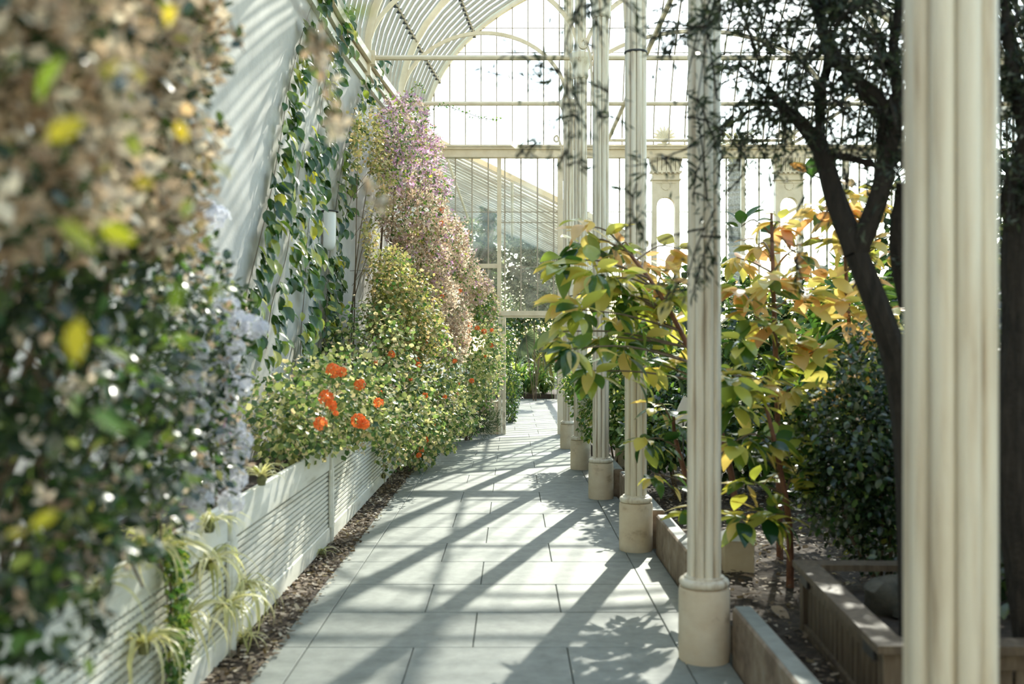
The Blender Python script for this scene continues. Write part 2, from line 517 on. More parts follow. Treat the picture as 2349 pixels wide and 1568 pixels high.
def big_leaf(name, w=0.42, curl=0.18, fold=0.10, n=5, tip=1.0, stalk=0.12):
    """a single smooth leaf with a folded midrib, a drooping tip and a stalk; real thickness"""
    top = []; 
    for i in range(n + 1):
        t = i / n
        ww = w / 2 * max(0.03, math.sin(math.pi * min(1, t ** 0.85 * 0.98 + 0.02)) ** 0.8)
        z = -curl * t * t
        yy = stalk + (1 - stalk) * t
        top.append([(-ww, yy, z + fold * ww * 2), (-ww * .5, yy, z + fold * ww), (0, yy, z), (ww * .5, yy, z + fold * ww), (ww, yy, z + fold * ww * 2)])
    v = [p for r in top for p in r]
    f = []
    for i in range(n):
        for k in range(4):
            f.append((i * 5 + k, i * 5 + k + 1, (i + 1) * 5 + k + 1, (i + 1) * 5 + k))
    b = len(v)
    v += [(-0.012, 0, 0), (0.012, 0, 0), (0.012, stalk + 0.05, 0.004), (-0.012, stalk + 0.05, 0.004)]
    f.append((b, b + 1, b + 2, b + 3))
    me = bpy.data.meshes.new(name)
    me.from_pydata(v, [], f)
    me.polygons.foreach_set('use_smooth', [True] * len(me.polygons))
    me.update()
    return me

def strap_leaf(name, w=0.05, droop=1.0, n=7, rise=0.55):
    """long arching strap: unit length along +Y"""
    v = []; f = []
    y = z = 0.0
    a = 1.15
    for i in range(n + 1):
        t = i / n
        ww = w * (0.5 + 0.5 * math.sin(math.pi * min(1, t + 0.25))) * (1 - t ** 3) + 0.002
        v += [(-ww / 2, y, z + ww * .15), (0, y, z), (ww / 2, y, z + ww * .15)]
        y += math.cos(a) / n; z += math.sin(a) / n
        a -= droop * 2.2 / n
    for i in range(n):
        for k in range(2):
            f.append((i * 3 + k, i * 3 + k + 1, i * 3 + k + 4, i * 3 + k + 3))
    me = bpy.data.meshes.new(name)
    me.from_pydata(v, [], f)
    me.polygons.foreach_set('use_smooth', [True] * len(me.polygons))
    me.update()
    return me

def flower_head(name, r, n, fs, mat, cup=0.2):
    """a ball of small five-petalled flowers"""
    v = []; f = []
    for k in range(n):
        z = 1 - (k + 0.5) / n * 1.55
        q = math.sqrt(max(0, 1 - z * z)); a = k * 2.39996
        d = Vector((q * math.cos(a), q * math.sin(a), z))
        Rm = d.to_track_quat('Z', 'Y').to_matrix()
        c = d * r * random.uniform(0.85, 1.1)
        a0 = random.random() * 6
        for p in range(5):
            b = a0 + p * 2 * math.pi / 5
            ps = []
            for (da, rr, zz) in ((0, 0.05, 0), (-0.55, 0.75, cup), (0, 1.0, cup * 1.2), (0.55, 0.75, cup)):
                ps.append(c + Rm @ Vector((fs * rr * math.cos(b + da), fs * rr * math.sin(b + da), fs * zz)))
            m = len(v); v += ps; f.append((m, m + 1, m + 2, m + 3))
    me = bpy.data.meshes.new(name)
    me.from_pydata(v, [], f)
    me.materials.append(mat)
    at = me.attributes.new('var', 'FLOAT', 'POINT')
    at.data.foreach_set('value', RNG.random(len(v)).astype(np.float32))
    me.update()
    return me
# ================================================================== STRUCTURE
def lerp_tab(tab, y):
    if y <= tab[0][0]: return tab[0][1]
    for (a, u), (b, w) in zip(tab, tab[1:]):
        if y <= b:
            return u + (w - u) * (y - a) / (b - a)
    return tab[-1][1]
WALL_TAB = [(-4, -1.90), (10.5, -1.90), (12.75, -1.80), (14.8, -1.66), (16.8, -1.50)]
def wx(y): return lerp_tab(WALL_TAB, y)
YS, YE = -3.0, 16.78          # glasshouse runs from behind the camera to the glazed partition
SPRING, RA, RB = 5.0, 4.5, 3.0
def roof_pt(t, y): return Vector((wx(y) + RA * (1 - math.cos(t)), y, SPRING + RB * math.sin(t)))
def roof_z(x, y):
    c = 1 - (x - wx(y)) / RA
    return SPRING + RB * math.sqrt(max(0, 1 - c * c))

# outside ground
g = MB(); g.box(-60, 60, -40, 120, -0.4, -0.14); g.build('ground', M['grass']); props(bpy.data.objects['ground'], kind='structure')

# ---- path of slabs
fl = MB().box(-1.22, 1.10, -1, YE - 0.5, -0.12, -0.014).box(-1.0, 1.9, YE - 0.5, 27.2, -0.12, -0.014).build('floor', M['joint'])
props(fl, kind='structure')
slab_cache = {}
def slab(x0, x1, y0, y1):
    g = 0.0025
    k = (round(x1 - x0, 3), round(y1 - y0, 3))
    if k not in slab_cache:
        w, h = k
        slab_cache[k] = MB().cbox(g, w - g, g, h - g, -0.03, 0.0, 0.003).mesh('slab')
    place('slab', slab_cache[k], fl, (x0, y0, random.uniform(-0.0012, 0.0012)), mat=M['slab'])
row = 0.655
y = 5.06 - row * 7
i = 0
while y < 26.9:
    far = y > YE - 0.55
    y1 = y + row
    if not far:
        xs = [-1.04, -0.2, 0.84] if i % 2 == 1 else [-1.04, -0.5, 0.28, 0.84]
        xs = [-1.205] + xs + [1.055]
    else:
        xs = [-1.0, -0.35, 0.45, 1.2, 1.88] if i % 2 else [-1.0, 0.05, 0.85, 1.88]
    for a, b in zip(xs, xs[1:]):
        slab(a, b, y, y1)
    y = y1; i += 1
g = MB().box(-0.085, 0.085, -0.02, 0.02, 0.0005, 0.004)
for k in range(9):
    g.box(-0.08 + k * 0.018, -0.072 + k * 0.018, -0.016, 0.016, 0.004, 0.007)
dr = P(1037, 1024, 3540 / 240)
o = g.build('drain_grate', M['dark_iron']); o.location = (dr.x, dr.y, 0); WL[o.name] = Vector(o.location)
props(o, 'small dark slotted drain cover let into the pale path', 'drain cover')

# ---- soil beds
def bumpy(name, x0, x1, y0, y1, z, amp, nx, ny, mat):
    v = []; f = []
    for j in range(ny + 1):
        for k in range(nx + 1):
            e = 0 if (k in (0, nx) or j in (0, ny)) else 1
            v.append((x0 + (x1 - x0) * k / nx, y0 + (y1 - y0) * j / ny, z + e * random.uniform(-amp, amp)))
    for j in range(ny):
        for k in range(nx):
            a = j * (nx + 1) + k
            f.append((a, a + 1, a + nx + 2, a + nx + 1))
    b = len(v)
    v += [(x0, y0, -0.13), (x1, y0, -0.13), (x1, y1, -0.13), (x0, y1, -0.13)]
    n = nx + 1
    f += [(b, b + 1, n - 1, 0), (b + 1, b + 2, n * ny + nx, n - 1), (b + 2, b + 3, n * ny, n * ny + nx), (b + 3, b, 0, n * ny)]
    f[-4] = tuple([b, b + 1] + list(range(nx, -1, -1)))
    f[-3] = tuple([b + 1, b + 2] + [n * j + nx for j in range(ny, -1, -1)])
    f[-2] = tuple([b + 2, b + 3] + [n * ny + k for k in range(0, nx + 1)])
    f[-1] = tuple([b + 3, b] + [n * j for j in range(0, ny + 1)])
    me = bpy.data.meshes.new(name); me.from_pydata(v, [], f); me.update()
    return obj(name, me, mat)
props(bumpy('soil_bed', 1.10, 7.0, 0.2, 16.6, 0.13, 0.02, 60, 140, M['soil']), kind='structure')
props(bumpy('soil_strip', -1.52, -1.205, 0.5, 16.2, 0.0, 0.012, 6, 150, M['soil']), kind='structure')
props(bumpy('far_soil_bed', -1.9, 4.2, 27.2, 36, 0.12, 0.03, 20, 14, M['soil']), kind='structure')
# chips and dead leaves lying on the soil
def litter(name, n, fx, y0, y1, z, s, parent=None, label=None):
    yy = y0 + (y1 - y0) * RNG.random(n)
    xx = np.array([fx(a) for a in yy])
    p = np.stack([xx, yy, z + 0.012 * RNG.random(n)], 1)
    ax = RNG.normal(size=(n, 3)) * np.array([1, 1, 0.15])
    nr = np.array([0, 0, 1.0]) + RNG.normal(size=(n, 3)) * 0.35
    o = cloud(name, p, ax, nr, s * (0.5 + RNG.random(n)), 'chip', M['l_litter'], parent)
    return props(o, label, 'leaf litter', kind='stuff')
litter('leaf_litter', 5200, lambda a: random.uniform(-1.40, -1.14 - 0.08 * random.random()), 2.5, 15.5, 0.012, 0.026, None, 'brown dry leaf litter in the strip between white planters and path')
litter('bark_mulch', 9000, lambda a: random.uniform(1.2, 3.6), 2.5, 12, 0.145, 0.028, None, 'dark bark mulch covering the bed behind the columns')

# ---- back wall
m = MB()
ys = [YS + (YE - YS) * k / 60 for k in range(61)]
for (a, b) in zip(ys, ys[1:]):
    m.add([(wx(a), a, -0.1), (wx(b), b, -0.1), (wx(b), b, 5.0), (wx(a), a, 5.0),
           (wx(a) - 0.4, a, -0.1), (wx(b) - 0.4, b, -0.1), (wx(b) - 0.4, b, 5.0), (wx(a) - 0.4, a, 5.0)],
          [(0, 1, 2, 3), (5, 4, 7, 6), (3, 2, 6, 7)])
m.add([(wx(YS), YS, -0.1), (wx(YS), YS, 5), (wx(YS) - .4, YS, 5), (wx(YS) - .4, YS, -.1)], [(0, 1, 2, 3)])
props(m.build('wall_left', M['wall']), kind='structure')
def run_along(name, offx, z0, z1, w, mat, step=40):
    m = MB()
    ys = [YS + (YE - YS) * k / step for k in range(step + 1)]
    v = []
    for a in ys:
        x = wx(a) + offx
        v += [(x, a, z0), (x + w, a, z0), (x + w, a, z1), (x, a, z1)]
    f = []
    for k in range(step):
        for q in range(4):
            f.append((k * 4 + q, k * 4 + (q + 1) % 4, k * 4 + 4 + (q + 1) % 4, k * 4 + 4 + q))
    f += [(3, 2, 1, 0), tuple(range(step * 4, step * 4 + 4))]
    m.add(v, f)
    return props(m.build(name, mat), kind='structure')
run_along('trim_1', 0.0, 4.72, 4.80, 0.045, M['white_wood'])
run_along('trim_2', 0.0, 4.84, 4.93, 0.07, M['iron'])
run_along('trim_3', -0.02, 4.95, 5.04, 0.14, M['iron'])

# ---- curved glass roof
NSEG = 30
ceil = MB().bar([roof_pt(math.pi / 2, YS + (YE - YS) * k / 40) + Vector((0, 0, 0.06)) for k in range(41)], (1, 0, 0), 0.10, 0.16).build('ceiling', M['iron'])
props(ceil, kind='structure')
bar_me = MB().bar([Vector((RA * (1 - math.cos(math.pi * k / NSEG)), 0, RB * math.sin(math.pi * k / NSEG))) for k in range(NSEG + 1)], (0, 1, 0), 0.024, 0.050).mesh('glazing_bar')
rib_me = MB().bar([Vector((0.05 + (RA - 0.05) * (1 - math.cos(math.pi * k / NSEG)), 0, (RB - 0.08) * math.sin(math.pi * k / NSEG))) for k in range(NSEG + 1)], (0, 1, 0), 0.045, 0.09).mesh('main_rib')
SP = 0.224
nb = int((YE - YS) / SP)
bys = [YE - SP * k for k in range(nb + 1)][::-1]
for yb in bys:
    place('glazing_bar', bar_me, ceil, (wx(yb), yb, SPRING), mat=M['bar'])
for a, b in zip(bys, bys[1:]):
    v = []; f = []
    for k in range(NSEG + 1):
        t = math.pi * k / NSEG
        pa, pb = roof_pt(t, a), roof_pt(t, b)
        pa.y += 0.008; pb.y -= 0.008
        v += [pa, pb]
    f = [(2 * k, 2 * k + 2, 2 * k + 3, 2 * k + 1) for k in range(NSEG)]
    me = bpy.data.meshes.new('pane'); me.from_pydata(v, [], f); me.update()
    obj('pane', me, M['roof_glass'], ceil)
COLS = [(1.08, 2.45), (0.941, 4.876), (0.925, 7.437), (0.883, 9.888), (0.838, 12.165), (0.826, 14.51)]
for (cx, cy) in COLS:
    place('main_rib', rib_me, ceil, (wx(cy), cy, SPRING), mat=M['iron'])
for t in (0.33, 0.62, 0.95, 1.3, math.pi - 0.33, math.pi - 0.62, math.pi - 0.95, math.pi - 1.3):
    pts = [roof_pt(t, YS + (YE - YS) * k / 40) + Vector((0.05 if t < 1.57 else -0.05, 0, -0.05)) for k in range(41)]
    MB().tube(pts, 0.016, 6).build('purlin', M['bar'], ceil)
    # little hangers that hold the purlin to the bars
for t in (0.33, 0.62):
    for yb in bys[-30::1]:
        p = roof_pt(t, yb)
        MB().box(p.x, p.x + 0.06, p.y - 0.01, p.y + 0.01, p.z - 0.07, p.z - 0.005).build('purlin_hanger', M['dark_iron'], ceil)
# tie rods, brackets and arched braces at each column
for k, (cx, cy) in enumerate(COLS):
    x0 = wx(cy)
    zt = 5.02
    MB().tube([(x0 + 0.04, cy, zt), (x0 + 9.0, cy, zt)], 0.032, 8).build('tie_rod', M['iron'], ceil)
    MB().box(x0 - 0.02, x0 + 0.16, cy - 0.05, cy + 0.05, 4.93, 5.10).box(x0, x0 + 0.10, cy - 0.04, cy + 0.04, 4.80, 4.93).box(x0, x0 + 0.05, cy - 0.03, cy + 0.03, 4.70, 4.80).build('bracket', M['iron'], ceil)
    cxm = (x0 + cx) / 2 + 0.02; ra = (cx - x0) / 2 - 0.04
    MB().bar([(cxm - ra * math.cos(math.pi * q / 28), cy, 5.03 + 1.02 * math.sin(math.pi * q / 28)) for q in range(29)], (0, 1, 0), 0.035, 0.05).build('arch_brace', M['iron'], ceil)
    cm2 = 2.72; r2 = cm2 - cx - 0.05
    MB().bar([(cm2 - r2 * math.cos(math.pi * q / 28), cy, 5.03 + 1.05 * math.sin(math.pi * q / 28)) for q in range(29)], (0, 1, 0), 0.035, 0.05).build('arch_brace', M['iron'], ceil)

# ---- glazed end partition
PX = 16.78
def ex(px): return (px - 1174.5) / F * PX
def ez(py): return EYE - (py - 784) / F * PX
XL, XR = wx(PX), wx(PX) + 2 * RA
we = MB().box(XL, XR, PX - 0.07, PX + 0.05, ez(357), ez(344)).box(XL, XR, PX - 0.11, PX + 0.07, ez(344), ez(340)).box(XL, XR, PX - 0.13, PX + 0.07, ez(339.4), ez(335)).box(XL, XR, PX - 0.10, PX + 0.06, ez(362.5), ez(357)).build('wall_end', M['iron'])
props(we, kind='structure')
def lean(x, z):
    h = max(0, z - 4.85)
    return x + max(0, x - 0.9) * 0.115 * (h / 2.4) ** 1.7
zb_top = ez(335)
# gable bars and panes above the beam
def gbar(x):
    z = zb_top; pts = []
    while True:
        q = lean(x, z)
        if q > XR - 0.02 or q < XL + 0.02: break
        zr = roof_z(q, PX)
        if z >= zr - 0.02: break
        pts.append(Vector((q, PX, z)))
        z += 0.25
    if pts:
        q = lean(x, z); q = min(max(q, XL + .02), XR - .02)
        pts.append(Vector((q, PX, min(z, roof_z(q, PX)))))
    return pts
gx = [ex(960 + 35.9 * k) for k in range(36)]
gx = [x for x in gx if XL + 0.05 < x < XR - 0.6]
gp = [gbar(x) for x in gx]
for pts in gp:
    if len(pts) > 1:
        MB().bar(pts, (1, 0, 0), 0.020, 0.04).build('glazing_bar', M['bar'], we)
for pa, pb in zip(gp, gp[1:]):
    if len(pa) < 2 or len(pb) < 2: continue
    n = 10
    def at(pts, t):
        s = t * (len(pts) - 1); k = min(int(s), len(pts) - 2)
        return pts[k].lerp(pts[k + 1], s - k)
    v = []
    for k in range(n + 1):
        v += [at(pa, k / n) + Vector((0.008, 0.004, 0)), at(pb, k / n) + Vector((-0.008, 0.004, 0))]
    me = bpy.data.meshes.new('pane'); me.from_pydata(v, [], [(2 * k, 2 * k + 1, 2 * k + 3, 2 * k + 2) for k in range(n)]); me.update()
    obj('pane', me, M['glass'], we)
MB().bar([roof_pt(math.pi * k / 40, PX) for k in range(41)], (0, 1, 0), 0.09, 0.10).build('gable_rib', M['iron'], we)
for py in (66, 122, 234):
    z = ez(py)
    x0 = wx(PX) + RA * (1 - math.sqrt(max(0, 1 - ((z - SPRING) / RB) ** 2)))
    MB().bar([(x0, PX - 0.03, z), (x0 + 2 * (wx(PX) + RA - x0), PX - 0.03, z)], (0, 0, 1), 0.012, 0.012).build('lap_rail', M['bar'], we)
# posts, transoms and glazing below the beam
zlow = 0.55
z_beam = ez(362)
def post(name, x0, x1, z0, z1, d=0.06):
    return MB().box(x0, x1, PX - d, PX + d * 0.6, z0, z1).build(name, M['iron'], we)
post('mullion', ex(1140.5), ex(1150), ez(712), z_beam)
post('mullion', ex(1279), ex(1291), 0.0, z_beam, 0.07)
post('mullion', ex(1699), ex(1707), 0.5, z_beam)
post('mullion', ex(1935), ex(1945), 0.5, z_beam)
post('mullion', ex(960), ex(968), 0.0, z_beam)
post('transom', ex(968), ex(1141), ez(615), ez(605), 0.05)
low_x = [ex(q) for q in (969, 1007, 1045, 1083, 1120)] + [ex(q) for q in (1158, 1195, 1233, 1270)] + [ex(q) for q in (1310, 1346, 1384, 1421, 1458)] + [ex(q) for q in (1592, 1629, 1666, 1741)] + [ex(1860 + 37 * k) for k in range(11)]
door_l, door_r, door_t = ex(1160), ex(1277), ez(727)
for x in low_x:
    z0 = ez(716) if door_l - 0.1 < x < door_r + 0.05 else zlow
    MB().box(x - 0.0105, x + 0.0105, PX - 0.022, PX + 0.022, z0, z_beam).build('glazing_bar', M['bar'], we)
edges = sorted(low_x + [XL, ex(1145), ex(1285), ex(1494.5), ex(1557), ex(1703), ex(1776), ex(1839)])
for a, b in zip(edges, edges[1:]):
    if b - a < 0.05 or (ex(1494) < (a + b) / 2 < ex(1557)) or (ex(1776) < (a + b) / 2 < ex(1839)): continue
    mid = (a + b) / 2
    z0 = ez(716) if door_l - 0.1 < mid < door_r else zlow
    v = [(a + .01, PX + .004, z0), (b - .01, PX + .004, z0), (b - .01, PX + .004, z_beam), (a + .01, PX + .004, z_beam)]
    me = bpy.data.meshes.new('pane'); me.from_pydata(v, [], [(0, 1, 2, 3)]); me.update()
    obj('pane', me, M['glass'], we)
for (q0, q1, py) in ((968, 1141, 486), (1150, 1279, 486), (1150, 1279, 612), (1150, 1279, 510), (1291, 1494, 486), (1557, 1776, 486), (1839, 2250, 486)):
    MB().box(ex(q0), ex(q1), PX - 0.012, PX + 0.006, ez(py) - 0.006, ez(py) + 0.006).build('lap_rail', M['bar'], we)
MB().box(XL, ex(1143), PX - 0.06, PX + 0.1, -0.05, zlow).box(ex(1291), XR, PX - 0.06, PX + 0.1, -0.05, zlow).build('base_panel', M['iron'], we)
# pilasters on the partition, with round-headed opening, rosette and shell finial
def pilaster(q0, q1):
    x0, x1 = ex(q0), ex(q1); xc = (x0 + x1) / 2; w = x1 - x0
    m = MB()
    jw = w * 0.17
    zt = ez(440); zs = ez(474)                # arch head
    m.box(x0, x0 + jw, PX - 0.10, PX + 0.04, 0.5, zs)
    m.box(x1 - jw, x1, PX - 0.10, PX + 0.04, 0.5, zs)
    # spandrel above the arch
    r = w / 2 - jw
    n = 12
    v = []; f = []
    for k in range(n + 1):
        a = math.pi * k / n
        px_, pz_ = xc - r * math.cos(a), zs + r * math.sin(a)
        for yy in (PX - 0.10, PX + 0.04):
            v += [(px_, yy, pz_), (px_, yy, zs + r + 0.05)]
    for k in range(n):
        a = k * 4; b = a + 4
        f += [(a, a + 1, b + 1, b), (a + 2, b + 2, b + 3, a + 3), (a, b, b + 2, a + 2)]
    m.add(v, f)
    m.box(x0, x0 + jw, PX - 0.10, PX + 0.04, zs, zs + r + 0.05)
    m.box(x1 - jw, x1, PX - 0.10, PX + 0.04, zs, zs + r + 0.05)
    zf = zs + r + 0.05
    m.box(x0, x1, PX - 0.09, PX + 0.04, zf, ez(415))
    m.box(x0 - 0.02, x1 + 0.02, PX - 0.12, PX + 0.05, ez(415), ez(412))
    m.box(x0, x1, PX - 0.10, PX + 0.04, ez(412), ez(398))
    m.box(x0 - 0.035, x1 + 0.035, PX - 0.13, PX + 0.05, ez(398), ez(394))
    pil = m.build('pilaster', M['iron'], we)
    # flared capital with leaf flutes
    c = MB()
    for k in range(6):
        a = x0 + w * k / 6
        pts = [(a + w / 12, PX - 0.10 - 0.05 * (q / 5) ** 2, ez(394) + (ez(364) - ez(394)) * q / 5) for q in range(6)]
        c.bar(pts, (1, 0, 0), w / 6 * 0.86, 0.05)
    v0 = ez(394); v1 = ez(362)
    c.add([(x0, PX - .09, v0), (x1, PX - .09, v0), (x1, PX + .04, v0), (x0, PX + .04, v0),
           (x0 - .05, PX - .12, v1), (x1 + .05, PX - .12, v1), (x1 + .05, PX + .04, v1), (x0 - .05, PX + .04, v1)],
          [(0, 1, 5, 4), (1, 2, 6, 5), (3, 0, 4, 7), (2, 3, 7, 6)])
    for k in range(7):
        a = x0 - 0.03 + (w + 0.06) * (k + .5) / 7
        c.lathe([(0.0, 0), (0.02, 0.01), (0.02, 0.035), (0.0, 0.045)], 6, (a, PX - 0.13), cap=False)
        n0 = len(c.v) - 24
        for q in range(n0, len(c.v)):
            vx = c.v[q]; c.v[q] = (vx[0], vx[1], vx[2] + ez(398) - 0.03)
    c.build('capital', M['iron'], pil)
    # beaded rosette
    ro = MB(); zc = ez(427)
    for k in range(16):
        a = 2 * math.pi * k / 16
        ro.box(xc + .075 * math.cos(a) - .008, xc + .075 * math.cos(a) + .008, PX - .105, PX - .088, zc + .075 * math.sin(a) - .008, zc + .075 * math.sin(a) + .008)
    ro.box(x0 + .06, x1 - .06, PX - .10, PX - .088, ez(415) - .05, ez(415) - .035)
    ro.build('rosette', M['iron'], pil)
    # shell finial standing on the beam behind the glass
    s = MB()
    for k in range(9):
        a = math.radians(-78 + 19.5 * k)
        L = 0.20 + 0.10 * math.cos(a)
        pts = []
        for q in range(7):
            t = q / 6
            rr = L * t; b = a * (0.30 + 0.42 * t)
            pts.append((xc + rr * math.sin(b), PX + 0.10 - 0.03 * math.sin(t * 3), zb_top + 0.05 + rr * math.cos(b)))
        s.tube(pts, [0.010 + 0.022 * math.sin(math.pi * min(1, 0.15 + q / 6 * 0.8)) for q in range(7)], 5)
    s.box(xc - .12, xc + .12, PX + .06, PX + .14, zb_top - .02, zb_top + .06)
    s.build('shell_finial', M['iron'], pil)
    return pil
pilaster(1494.5, 1557)
pilaster(1776, 1839)
# handrail pipes along the top of the beam, bending up to the right
for dz, dx in ((0, 0), (-0.07, 0.14)):
    pts = [(ex(1392), PX - 0.2, ez(327) + dz * 0.1), (ex(1780) + dx, PX - 0.2, ez(327) + dz * 0.3), (ex(1800) + dx, PX - 0.2, ez(320) + dz), (ex(1868) + dx, PX - 0.2, ez(274) + dz), (ex(1960) + dx, PX - 0.2, ez(212) + dz)]
    if dz: pts = pts[1:]
    MB().tube(smooth_path(pts, 4), 0.026, 8).build('pipe_rail', M['iron'], we)
# ---- doorway in the partition
d1 = MB().box(ex(1143), ex(1151), PX - 0.10, PX + 0.05, 0, ez(727)).box(ex(1152), ex(1160), PX - 0.09, PX + 0.30, 0, ez(727)).box(ex(1143), ex(1279), PX - 0.10, PX + 0.05, ez(724), ez(713)).box(ex(1152), ex(1279), PX - 0.08, PX + 0.04, ez(728.5), ez(724)).build('door_1', M['iron'])
props(d1, kind='structure')
for py in (752, 872, 950, 978):
    MB().box(ex(1155.5), ex(1158.5), PX - 0.098, PX - 0.085, ez(py + 6), ez(py - 6)).build('hinge', M['bar'], d1)
ro = MB().tube([(ex(1147), PX - 0.125, ez(717)), (ex(1147), PX - 0.095, ez(717))], 0.035, 14).build('boss', M['iron'], d1)
ro2 = MB().tube([(ex(1147), PX - 0.14, ez(717)), (ex(1147), PX - 0.12, ez(717))], 0.018, 10).build('boss', M['iron'], d1)
# ---- right-hand glass wall
wr = MB()
seg = 24
for k in range(seg):
    a, b = YS + (YE - YS) * k / seg, YS + (YE - YS) * (k + 1) / seg
    xa, xb = wx(a) + 9, wx(b) + 9
    wr.add([(xa - .1, a, -.1), (xb - .1, b, -.1), (xb - .1, b, .9), (xa - .1, a, .9), (xa + .15, a, -.1), (xb + .15, b, -.1), (xb + .15, b, .9), (xa + .15, a, .9)],
           [(3, 2, 1, 0), (4, 5, 6, 7), (2, 3, 7, 6)])
    wr.add([(xa - .08, a, 4.9), (xb - .08, b, 4.9), (xb - .08, b, 5.05), (xa - .08, a, 5.05), (xa + .08, a, 4.9), (xb + .08, b, 4.9), (xb + .08, b, 5.05), (xa + .08, a, 5.05)],
           [(3, 2, 1, 0), (4, 5, 6, 7), (2, 3, 7, 6), (0, 1, 5, 4)])
wr = props(wr.build('wall_right', M['iron']), kind='structure')
rb_me = MB().box(-0.012, 0.012, -0.012, 0.012, 0.9, 4.95).mesh('glazing_bar')
for yb in bys[::1]:
    place('glazing_bar', rb_me, wr, (wx(yb) + 9, yb, 0), mat=M['bar'])
for a, b in zip(bys[::4], bys[4::4]):
    me = bpy.data.meshes.new('pane')
    me.from_pydata([(wx(a) + 9.01, a, .9), (wx(b) + 9.01, b, .9), (wx(b) + 9.01, b, 4.95), (wx(a) + 9.01, a, 4.95)], [], [(0, 1, 2, 3)]); me.update()
    obj('pane', me, M['glass'], wr)

# ---- lean-to glasshouse beyond the doorway: sloping grimy roof
def lz(x): return 4.70 - (x + 0.63) * 0.4930
fr = MB().box(-2.05, 2.35, 17.2, 17.28, 0, 0.0001)
fr = MB().bar([(-2.0, 17.2, lz(-2.0)), (2.3, 17.2, lz(2.3))], (0, 1, 0), 0.07, 0.09).bar([(2.3, 17.2, lz(2.3)), (2.3, 31, lz(2.3))], (1, 0, 0), 0.12, 0.1).box(2.24, 2.36, 17.15, 31, -0.1, 0.7).build('roof_lean_to', M['iron'])
props(fr, kind='structure')
yy = 17.2
lean_bar = MB().bar([(-2.0, 0, lz(-2.0)), (2.3, 0, lz(2.3))], (0, 1, 0), 0.03, 0.05).mesh('glazing_bar')
wall_bar = MB().box(2.29, 2.31, -0.012, 0.012, 0.7, lz(2.3)).mesh('glazing_bar')
k = 0
while yy < 31:
    if k: place('glazing_bar', lean_bar, fr, (0, yy, 0), mat=M['bar'])
    place('glazing_bar', wall_bar, fr, (0, yy, 0), mat=M['bar'])
    if k % 7 not in (3,):
        me = bpy.data.meshes.new('pane')
        me.from_pydata([(-2.0, yy + .02, lz(-2.0)), (2.3, yy + .02, lz(2.3)), (2.3, yy + .38, lz(2.3)), (-2.0, yy + .38, lz(-2.0))], [], [(0, 1, 2, 3)]); me.update()
        obj('pane', me, M['far_glass'], fr)
    yy += 0.40; k += 1
for x in (-1.2, 0.0, 1.2):
    MB().tube([(x, 17.2, lz(x) - 0.06), (x, 31, lz(x) - 0.06)], 0.03, 6).build('purlin', M['iron'], fr)
m = MB().box(-2.4, -2.0, 16.9, 31.4, -0.1, 5.4).box(-2.4, 2.4, 36.0, 36.3, -0.1, 0.5)
props(m.build('wall_far', M['wall']), kind='structure')

# ---- unseen wall behind the photographer, added to block low sky and bounce warm light
m = MB().box(-2.3, 7.3, YS - 0.35, YS - 0.02, -0.1, 5.0)
props(m.build('wall_back_added', M['cream']), kind='structure')
# ================================================================== COLUMNS
def reed(a): return 0.66 + 0.34 * abs(math.cos(4.5 * a)) ** 0.36
shaft_me = MB().lathe([(0.083, 0.398), (0.081, 4.80)], 252, fn=reed).mesh('shaft', True)
upper_me = MB().lathe([(0.070, 5.16), (0.068, 7.72)], 252, fn=reed).mesh('upper_shaft', True)
plinth_me = MB().lathe([(0.121, -0.01), (0.124, 0.015), (0.125, 0.05), (0.124, 0.335), (0.120, 0.352), (0.105, 0.356)], 40).mesh('plinth', True)
collar_me = MB().lathe([(0.098, 0.350), (0.104, 0.357), (0.116, 0.361), (0.1215, 0.371), (0.122, 0.381), (0.117, 0.392), (0.106, 0.398), (0.098, 0.400), (0.097, 0.408), (0.086, 0.410)], 40).mesh('collar', True)
cap_me = MB().lathe([(0.085, 4.76), (0.10, 4.80), (0.095, 4.84), (0.10, 4.92), (0.135, 4.99), (0.14, 5.0), (0.14, 5.06), (0.11, 5.08), (0.085, 5.12), (0.075, 5.18)], 40).mesh('capital', True)
def scroll():
    m = MB(); pts = []
    for q in range(26):
        t = q / 25
        a = 0.3 + t * 5.6; r = 0.055 * (1 - 0.72 * t)
        pts.append((-0.15 - 0.02 + r * math.cos(a + 1.2), 0, 4.50 + r * math.sin(a + 1.2)))
    m.bar([(-0.075, 0, 3.9), (-0.085, 0, 4.1), (-0.10, 0, 4.3), (-0.115, 0, 4.43)] + pts, (0, 1, 0), 0.04, 0.022)
    return m.mesh('scroll', True)
scroll_me = scroll()
lab = ['broad reeded cream column nearest the camera, filling the right of the picture',
       'reeded cream iron column on a round plinth beside the grey kerb end, second from the camera',
       'reeded cream iron column third from the camera, on a round plinth with dirt at its foot',
       'reeded cream iron column fourth from the camera, standing clear on the paving',
       'slimmer-looking cream column fifth from the camera, leaves against its shaft',
       'farthest cream column of the row, next to the doorway']
